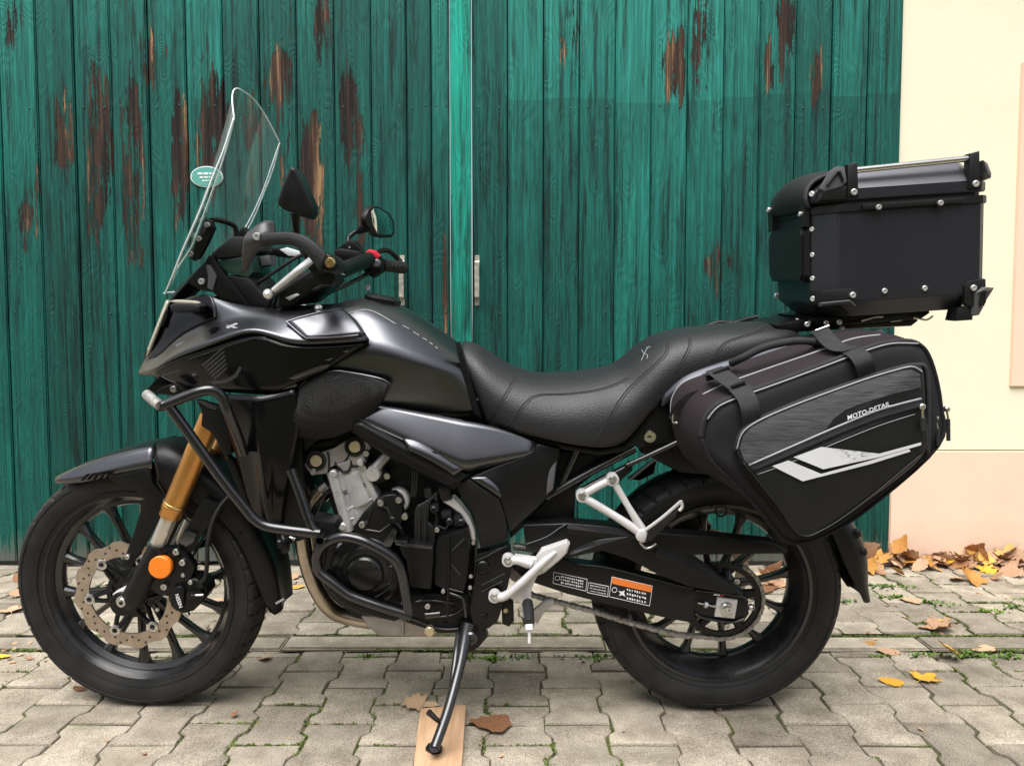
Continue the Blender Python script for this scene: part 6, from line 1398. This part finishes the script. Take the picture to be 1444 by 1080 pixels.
# straps over the bag
def strap(name, pts, w_, mat='webbing'):
    L_ = crom([P(*p) for p in pts], 5); vs_, fs_ = [], []
    for p in L_:
        for s in (-1, 1):
            for h in (0, .0022): vs_.append(p + Vector((s * w_ / 2, 0, s * w_ * .17)) + Vector((0, -h, h * .3)))
    for i in range(len(L_) - 1):
        a, b_ = i * 4, (i + 1) * 4
        fs_ += [(a, a + 2, b_ + 2, b_), (a + 1, b_ + 1, b_ + 3, a + 3), (a, b_, b_ + 1, a + 1), (a + 2, a + 3, b_ + 3, b_ + 2)]
    return mk(name, vs_, fs_, mat, CTX['root'], 60)
strap('strap', [(1060, 600, -.352), (1058, 578, -.362), (1052, 560, -.350), (1040, 546, -.320)], .036)
strap('strap', [(1222, 528, -.352), (1218, 512, -.362), (1210, 500, -.350), (1200, 494, -.325)], .036)
strap('strap', [(1052, 552, -.322), (1040, 545, -.310), (1026, 535, -.285), (1014, 526, -.260), (1006, 520, -.235)], .036); strap('strap', [(1200, 492, -.322), (1182, 490, -.295), (1168, 480, -.265), (1160, 470, -.225), (1154, 464, -.18)], .034)
TB('buckle_bar', [(1150, 466.5, -.20), (1169, 459.5, -.20)], .003, 'chrome', seg=8); PR('buckle', [(1006, 526), (1028, 517), (1030, 521), (1008, 531)], -.262, .010, 'plastic_black', bev=.002); PR('buckle', [(1030, 545), (1050, 538), (1053, 542), (1034, 549)], -.325, .010, 'plastic_black', bev=.002)
PR('buckle', [(996, 530), (1006, 527), (1008, 535), (998, 538)], -.235, .014, 'plastic_black', bev=.002)
TB('carry_handle', [(1032, 512, -.205), (1046, 505, -.235), (1080, 489, -.245), (1120, 481, -.245), (1145, 482, -.235), (1152, 486, -.215)], .0085, 'webbing', seg=10)
strap('d_ring_strap', [(976, 553, -.225), (964, 564, -.222), (956, 576, -.215), (952, 586, -.208)], .030); TB('d_ring', [(950, 584, -.212), (949, 594, -.212), (955, 596, -.212)], .003, 'steel', seg=8)
strap('loop', [(1236, 466, -.19), (1241, 472, -.20), (1243, 480, -.215)], .018)
# ================================================================ board under the stand, leaves, moss, weeds
CTX['root'] = None; CTX['off'] = Vector((0, 0, 0))
m, n, l, b = newmat('pine_board'); b.inputs['Roughness'].default_value = .7
tc = n.new('ShaderNodeTexCoord'); mp = n.new('ShaderNodeMapping'); mp.inputs['Scale'].default_value = (60, 5, 60); l.new(tc.outputs['Object'], mp.inputs[0])
t = n.new('ShaderNodeTexNoise'); t.inputs['Scale'].default_value = 1; t.inputs['Detail'].default_value = 5; t.inputs['Distortion'].default_value = .6; l.new(mp.outputs[0], t.inputs[0])
r = n.new('ShaderNodeValToRGB'); e = r.color_ramp.elements; e[0].position = .3; e[0].color = (.40, .235, .13, 1); e[1].position = .7; e[1].color = (.58, .385, .235, 1)
l.new(t.outputs[0], r.inputs[0]); l.new(r.outputs[0], b.inputs['Base Color'])
bp = n.new('ShaderNodeBump'); bp.inputs['Strength'].default_value = .2; bp.inputs['Distance'].default_value = .002; l.new(t.outputs[0], bp.inputs['Height']); l.new(bp.outputs[0], b.inputs['Normal'])
bq = [G(593, 998, BOARD_T), G(657, 993, BOARD_T), G(650, 1092, BOARD_T), G(581, 1098, BOARD_T)]
cen = sum(bq, Vector()) / 4; cen.z = 0
bm = bmesh.new(); add_prism(bm, [v - cen for v in bq], Vector((0, 0, -BOARD_T + .001))); bmesh.ops.recalc_face_normals(bm, faces=bm.faces)
bmesh.ops.bevel(bm, geom=list(bm.edges), offset=.0012, segments=2, affect='EDGES')
bd = from_bm('wooden_board', bm, 'pine_board', None, 35); bd.location = cen; tag(bd, 'short pale pine board under the foot of the side stand', 'board')
# leaves
def leafmat(name, c1, c2):
    m, n, l, b = newmat(name); b.inputs['Roughness'].default_value = .65
    tc = n.new('ShaderNodeTexCoord'); t = n.new('ShaderNodeTexNoise'); t.inputs['Scale'].default_value = 40; t.inputs['Detail'].default_value = 6; l.new(tc.outputs['Object'], t.inputs[0])
    oi = n.new('ShaderNodeObjectInfo'); ad = node(n, 'ShaderNodeMath', operation='MULTIPLY_ADD'); l.new(oi.outputs['Random'], ad.inputs[0]); ad.inputs[1].default_value = .35; l.new(t.outputs[0], ad.inputs[2])
    r = n.new('ShaderNodeValToRGB'); e = r.color_ramp.elements; e[0].position = .40; e[0].color = (*c1, 1); e[1].position = .88; e[1].color = (*c2, 1)
    l.new(ad.outputs[0], r.inputs[0]); l.new(r.outputs[0], b.inputs['Base Color'])
leafmat('leaf_tan', (.27, .135, .07), (.58, .39, .245)); leafmat('leaf_orange', (.34, .13, .025), (.66, .38, .09)); leafmat('leaf_yellow', (.58, .28, .015), (.76, .50, .06)); leafmat('leaf_brown', (.12, .05, .025), (.36, .17, .075))
leafmat('leaf_green', (.035, .09, .012), (.16, .26, .03)); leafmat('moss_green', (.035, .06, .008), (.12, .16, .02))
def leaf_mesh(kind, seed, curl, mat):
    rd = random.Random(seed)
    if kind == 'maple': out = [(0, 0), (.10, .06), (.34, .02), (.24, .16), (.50, .30), (.38, .38), (.46, .56), (.26, .52), (.16, .62), (.12, .84), (0, 1)]
    elif kind == 'oval': out = [(0, 0), (.12, .08), (.24, .24), (.29, .42), (.26, .60), (.17, .80), (0, 1)]
    else: out = [(0, 0), (.16, .04), (.36, .16), (.42, .34), (.36, .52), (.22, .72), (.10, .88), (0, 1)]
    out = [(x * rd.uniform(.88, 1.12), y + (rd.uniform(-.02, .02) if 0 < y < 1 else 0)) for x, y in out]
    fine_ = []
    for (xa, ya), (xb, yb) in zip(out[:-1], out[1:]):
        for k in range(3): fine_.append((max(0, xa + (xb - xa) * k / 3 + (rd.uniform(-.022, .022) if (k or ya > 0) else 0)), ya + (yb - ya) * k / 3))
    out = fine_ + [out[-1]]
    vs_, fs_ = [], []
    cx_, cy_ = rd.uniform(-1, 1) * curl, rd.uniform(.3, 1) * curl
    wob = [rd.uniform(-.10, .10) * curl for _ in range(40)]
    def z(x, y, i): return cy_ * .9 * (y - .5) ** 2 + cx_ * x * x * 1.6 + .35 * curl * abs(x) + wob[i % 40] * (abs(x) * 2)
    idx = []
    for i, (x, y) in enumerate(out):
        row = []
        for s in (-1, -.5, 0, .5, 1):
            X = x * s * (1 if s > 0 else rd.uniform(.9, 1.1)); vs_.append((X, y - .5, z(X, y, i + int(3 * s)))); row.append(len(vs_) - 1)
        idx.append(row)
    for a, b_ in zip(idx[:-1], idx[1:]):
        for k in range(4): fs_.append((a[k], a[k + 1], b_[k + 1], b_[k]))
    k = len(vs_)                                                     # stalk
    for (x, y, zz) in ((-.012, -.5, z(0, 0, 0)), (.012, -.5, z(0, 0, 0)), (.05 + .008, -.82, .12 * curl), (.05 - .008, -.82, .12 * curl)): vs_.append((x, y, zz))
    fs_.append((k, k + 1, k + 2, k + 3))
    me = bpy.data.meshes.new('leaf'); me.from_pydata([Vector(v) for v in vs_], [], fs_)
    bm = bmesh.new(); bm.from_mesh(me); bmesh.ops.remove_doubles(bm, verts=bm.verts, dist=1e-5); bm.to_mesh(me); bm.free()
    me.polygons.foreach_set('use_smooth', [True] * len(me.polygons)); me.materials.append(MATS[mat]); return me
LM = {}
for mt in ('leaf_tan', 'leaf_orange', 'leaf_yellow', 'leaf_brown'):
    LM[mt] = [leaf_mesh(kd, sd_ + 31 * j, cu, mt) for j, (kd, cu) in enumerate((('maple', .35), ('oval', .3), ('poplar', .25), ('maple', .7), ('poplar', .6))) for sd_ in (1, 2)]
def leaf(loc, size, mt, rz, label, group=None, tilt=.25, lift=None, var=None):
    me = random.choice(LM[mt]) if var is None else LM[mt][var]
    o = bpy.data.objects.new('fallen_leaf', me); COL.objects.link(o)
    o.scale = (size, size, size); o.rotation_euler = (random.gauss(0, tilt), random.gauss(0, tilt), rz)
    R_ = o.rotation_euler.to_matrix(); mz = min((R_ @ (v.co * size)).z for v in me.vertices)
    o.location = (loc[0], loc[1], (lift or 0) - mz + .001)
    tag(o, label, 'leaf', group)
PXM = lambda p: 1083. / p.y
def lpx(px, py, wpx, mt, rz, label, group=None, tilt=.18, var=None):
    p = G(px, py); leaf(p, wpx / PXM(p), mt, rz, label, group, tilt, var=var)
lpx(690, 1022, 66, 'leaf_brown', 1.45, 'large brown leaf lying flat beside the pine board', tilt=.06, var=4)
lpx(594, 994, 56, 'leaf_tan', -1.7, 'ragged tan leaf half covered by the end of the pine board', tilt=.05, var=0)
lpx(1256, 963, 38, 'leaf_yellow', 1.3, 'bright yellow leaf on the paving near the rear wheel', tilt=.12, var=2)
lpx(1307, 956, 46, 'leaf_yellow', -.9, 'large pale yellow leaf spread flat on the paving', tilt=.05, var=0)
lpx(1335, 931, 42, 'leaf_orange', 1.6, 'orange-brown leaf leaning up on the edging strip', tilt=.3, var=8)
lpx(1252, 921, 36, 'leaf_tan', 1.5, 'tan leaf lying across the edging strip behind the rear wheel', tilt=.08, var=2)
lpx(1222, 908, 26, 'leaf_orange', 1.4, 'small orange leaf at the far edge of the edging strip', tilt=.1, var=2)
lpx(1318, 888, 52, 'leaf_tan', 1.55, 'curled tan leaf on the mossy far paving', tilt=.2, var=6); lpx(1322, 878, 32, 'leaf_orange', 1.2, 'small leaf touching the curled tan leaf', tilt=.2, var=7)
lpx(1385, 917, 34, 'leaf_tan', 1.5, 'dull tan leaf beyond the edging strip at the mossy joint', tilt=.1, var=4); lpx(1284, 848, 30, 'leaf_tan', 1.2, 'pale tan leaf alone on the far paving before the drift', tilt=.1, var=4)
lpx(1387, 806, 32, 'leaf_yellow', .8, 'golden leaf lying in front of the drift at the wall foot', tilt=.3, var=0)
lpx(312, 848, 44, 'leaf_tan', 1.2, 'tan leaf seen through the spokes behind the front caliper', tilt=.15, var=0)
lpx(18, 860, 40, 'leaf_tan', .5, 'pinkish tan leaf on the paving left of the front tyre', tilt=.12, var=0); lpx(3, 926, 26, 'leaf_yellow', 1.4, 'yellow leaf on the edging strip left of the front tyre', tilt=.1, var=2)
lpx(112, 972, 26, 'leaf_brown', 1.2, 'small reddish leaf beside the foot of the front tyre', tilt=.1, var=2); lpx(372, 930, 22, 'leaf_tan', 1.3, 'small tan leaf on the edging strip behind the front tyre', tilt=.15, var=4)
lpx(410, 815, 24, 'leaf_tan', 1.2, 'tan leaf below the door by the exhaust pipe', tilt=.15, var=4); lpx(416, 828, 30, 'leaf_orange', 1.5, 'reddish leaf on the joint below the exhaust pipe', tilt=.05, var=2)
rd = random.Random(5)
for i in range(66):                                                  # drift along the wall foot
    px = rd.uniform(1185, 1460); k = rd.random()
    py = rd.gauss(797, 9) if px > 1225 else rd.gauss(806, 6)
    py = min(max(py, 794), 824); p = G(px, py); p.y = min(p.y, DOOR_Y - .03)
    leaf(p, rd.uniform(.055, .115), rd.choices(('leaf_tan', 'leaf_orange', 'leaf_yellow', 'leaf_brown'), (8, 3, 1, 1.5))[0], rd.uniform(-3.1, 3.1), 'dry curled leaf in the drift along the foot of the peach plinth', 'leaf drift at the wall foot', .45, lift=rd.uniform(0, .03) if py < 803 else 0)
for i in range(24):                                                  # seen between the wheel spokes and under the bike
    px = rd.choice((rd.uniform(1065, 1130), rd.uniform(880, 940), rd.uniform(0, 35))); py = rd.uniform(806, 840); p = G(px, py)
    leaf(p, rd.uniform(.05, .11), rd.choice(('leaf_tan', 'leaf_tan', 'leaf_orange', 'leaf_brown')), rd.uniform(-3, 3), 'dry tan leaf scattered on the far paving below the doors', 'scattered leaves below the doors', .3)
for i in range(40):                                                  # crumbs of leaf
    px, py = rd.choice(((rd.uniform(0, 70), rd.uniform(905, 935)), (rd.uniform(1200, 1440), rd.uniform(830, 920)), (rd.uniform(0, 1440), rd.uniform(950, 1075)))); p = G(px, py)
    leaf(p, rd.uniform(.010, .024), rd.choice(('leaf_tan', 'leaf_brown')), rd.uniform(-3, 3), 'tiny crumb of dry leaf on the paving', 'leaf crumbs on the paving', .2)
# moss and weeds
def tufts(pts, smin, smax, per, spread, mat, name, kind, label=None, hgt=1.):
    vs_, fs_ = [], []; rr = random.Random(len(pts))
    for p in pts:
        for _ in range(per):
            s = rr.uniform(smin, smax); a = rr.uniform(0, 2 * pi); el = rr.uniform(.2, 1.2) * hgt
            c = Vector((p[0] + rr.gauss(0, spread), p[1] + rr.gauss(0, spread * .7), p[2]))
            d = Vector((cos(a) * cos(el), sin(a) * cos(el), sin(el))) * s; q = Vector((-sin(a), cos(a), 0)) * s * .33
            k = len(vs_); vs_ += [c - q * .4, c + q * .4, c + d * .55 + q, c + d, c + d * .55 - q]; fs_.append((k, k + 1, k + 2, k + 3, k + 4))
    o = mk(name, vs_, fs_, mat, None, 0, smooth=False); o['kind'] = kind
    if label: o['label'] = label
    return o
mp_ = []
from mathutils import noise as mnoise
def hw_(d): d = abs(d); return .065 if d < .04 else (.0825 if d > .06 else .065 + (d - .04) / .02 * .0175)
def joints(y0, y1, x0, ncol, ph, n_, dens, thr):
    k = 0
    while k < n_:
        c = rd.randint(0, ncol); y = rd.uniform(y0, y1); xc = x0 + .1475 * c; c0 = y0 - .1 + ph + (.1 if c % 2 else 0)
        dy = (y - c0 + .1) % .2 - .1
        if rd.random() < .35: y = y - dy + .1; x = xc + rd.uniform(-.075, .075)
        else: x = xc + hw_(dy)
        k += 1
        if mnoise.noise(Vector((x * 2.1, y * 2.6, dens))) + (.22 if x > .8 else 0) < thr: continue
        if y0 < y < y1: mp_.append((x + rd.gauss(0, .002), y + rd.gauss(0, .002), -.0030))
joints(2.415, 3.1, -2.55 - .1475 * 8, 50, .02, 9500, 1.3, .10)
joints(.90, 2.29, -2.05 - .1475 * 10, 47, .052, 12000, 7.7, .22)
for i in range(2600):
    x = rd.uniform(-1.9, 2.2)
    if mnoise.noise(Vector((x * 1.7, 0, 3))) > -.12: mp_.append((x, 2.408 + rd.gauss(0, .0045), -.0005))
for i in range(1500):
    x = rd.uniform(-1.7, 2.0)
    if mnoise.noise(Vector((x * 2.3, 0, 9))) > .05: mp_.append((x, 2.298 + rd.gauss(0, .004), -.002))
tufts(mp_, .003, .0085, 7, .0035, 'moss_green', 'moss', 'stuff', 'low green moss in the paving joints')
wc = [(520, 926), (700, 927), (650, 926), (740, 926), (830, 928), (860, 926), (1236, 925), (1290, 925), (1310, 923), (1350, 924), (1385, 923), (1425, 925), (1395, 862), (1240, 828), (1262, 842), (1280, 828), (1320, 850), (1428, 856), (1440, 845), (1190, 850), (130, 880), (345, 840)]
for i, (px, py) in enumerate(wc):
    p = G(px, py)
    o = tufts([(rd.gauss(0, .028), rd.gauss(0, .010), -.004) for _ in range(10)], .010, .024, 5, .012, 'leaf_green', 'weed', 'x'); del o['kind']
    o.location = (p.x, p.y, 0); o.scale = (rd.uniform(.6, 1.0),) * 3
    tag(o, 'low leafy weed rooted in the joint along the edging strip' if py > 920 else 'small green weed in a joint of the mossy far paving', 'weed', 'weeds along the edging strip' if py > 920 else 'weeds in the far paving')
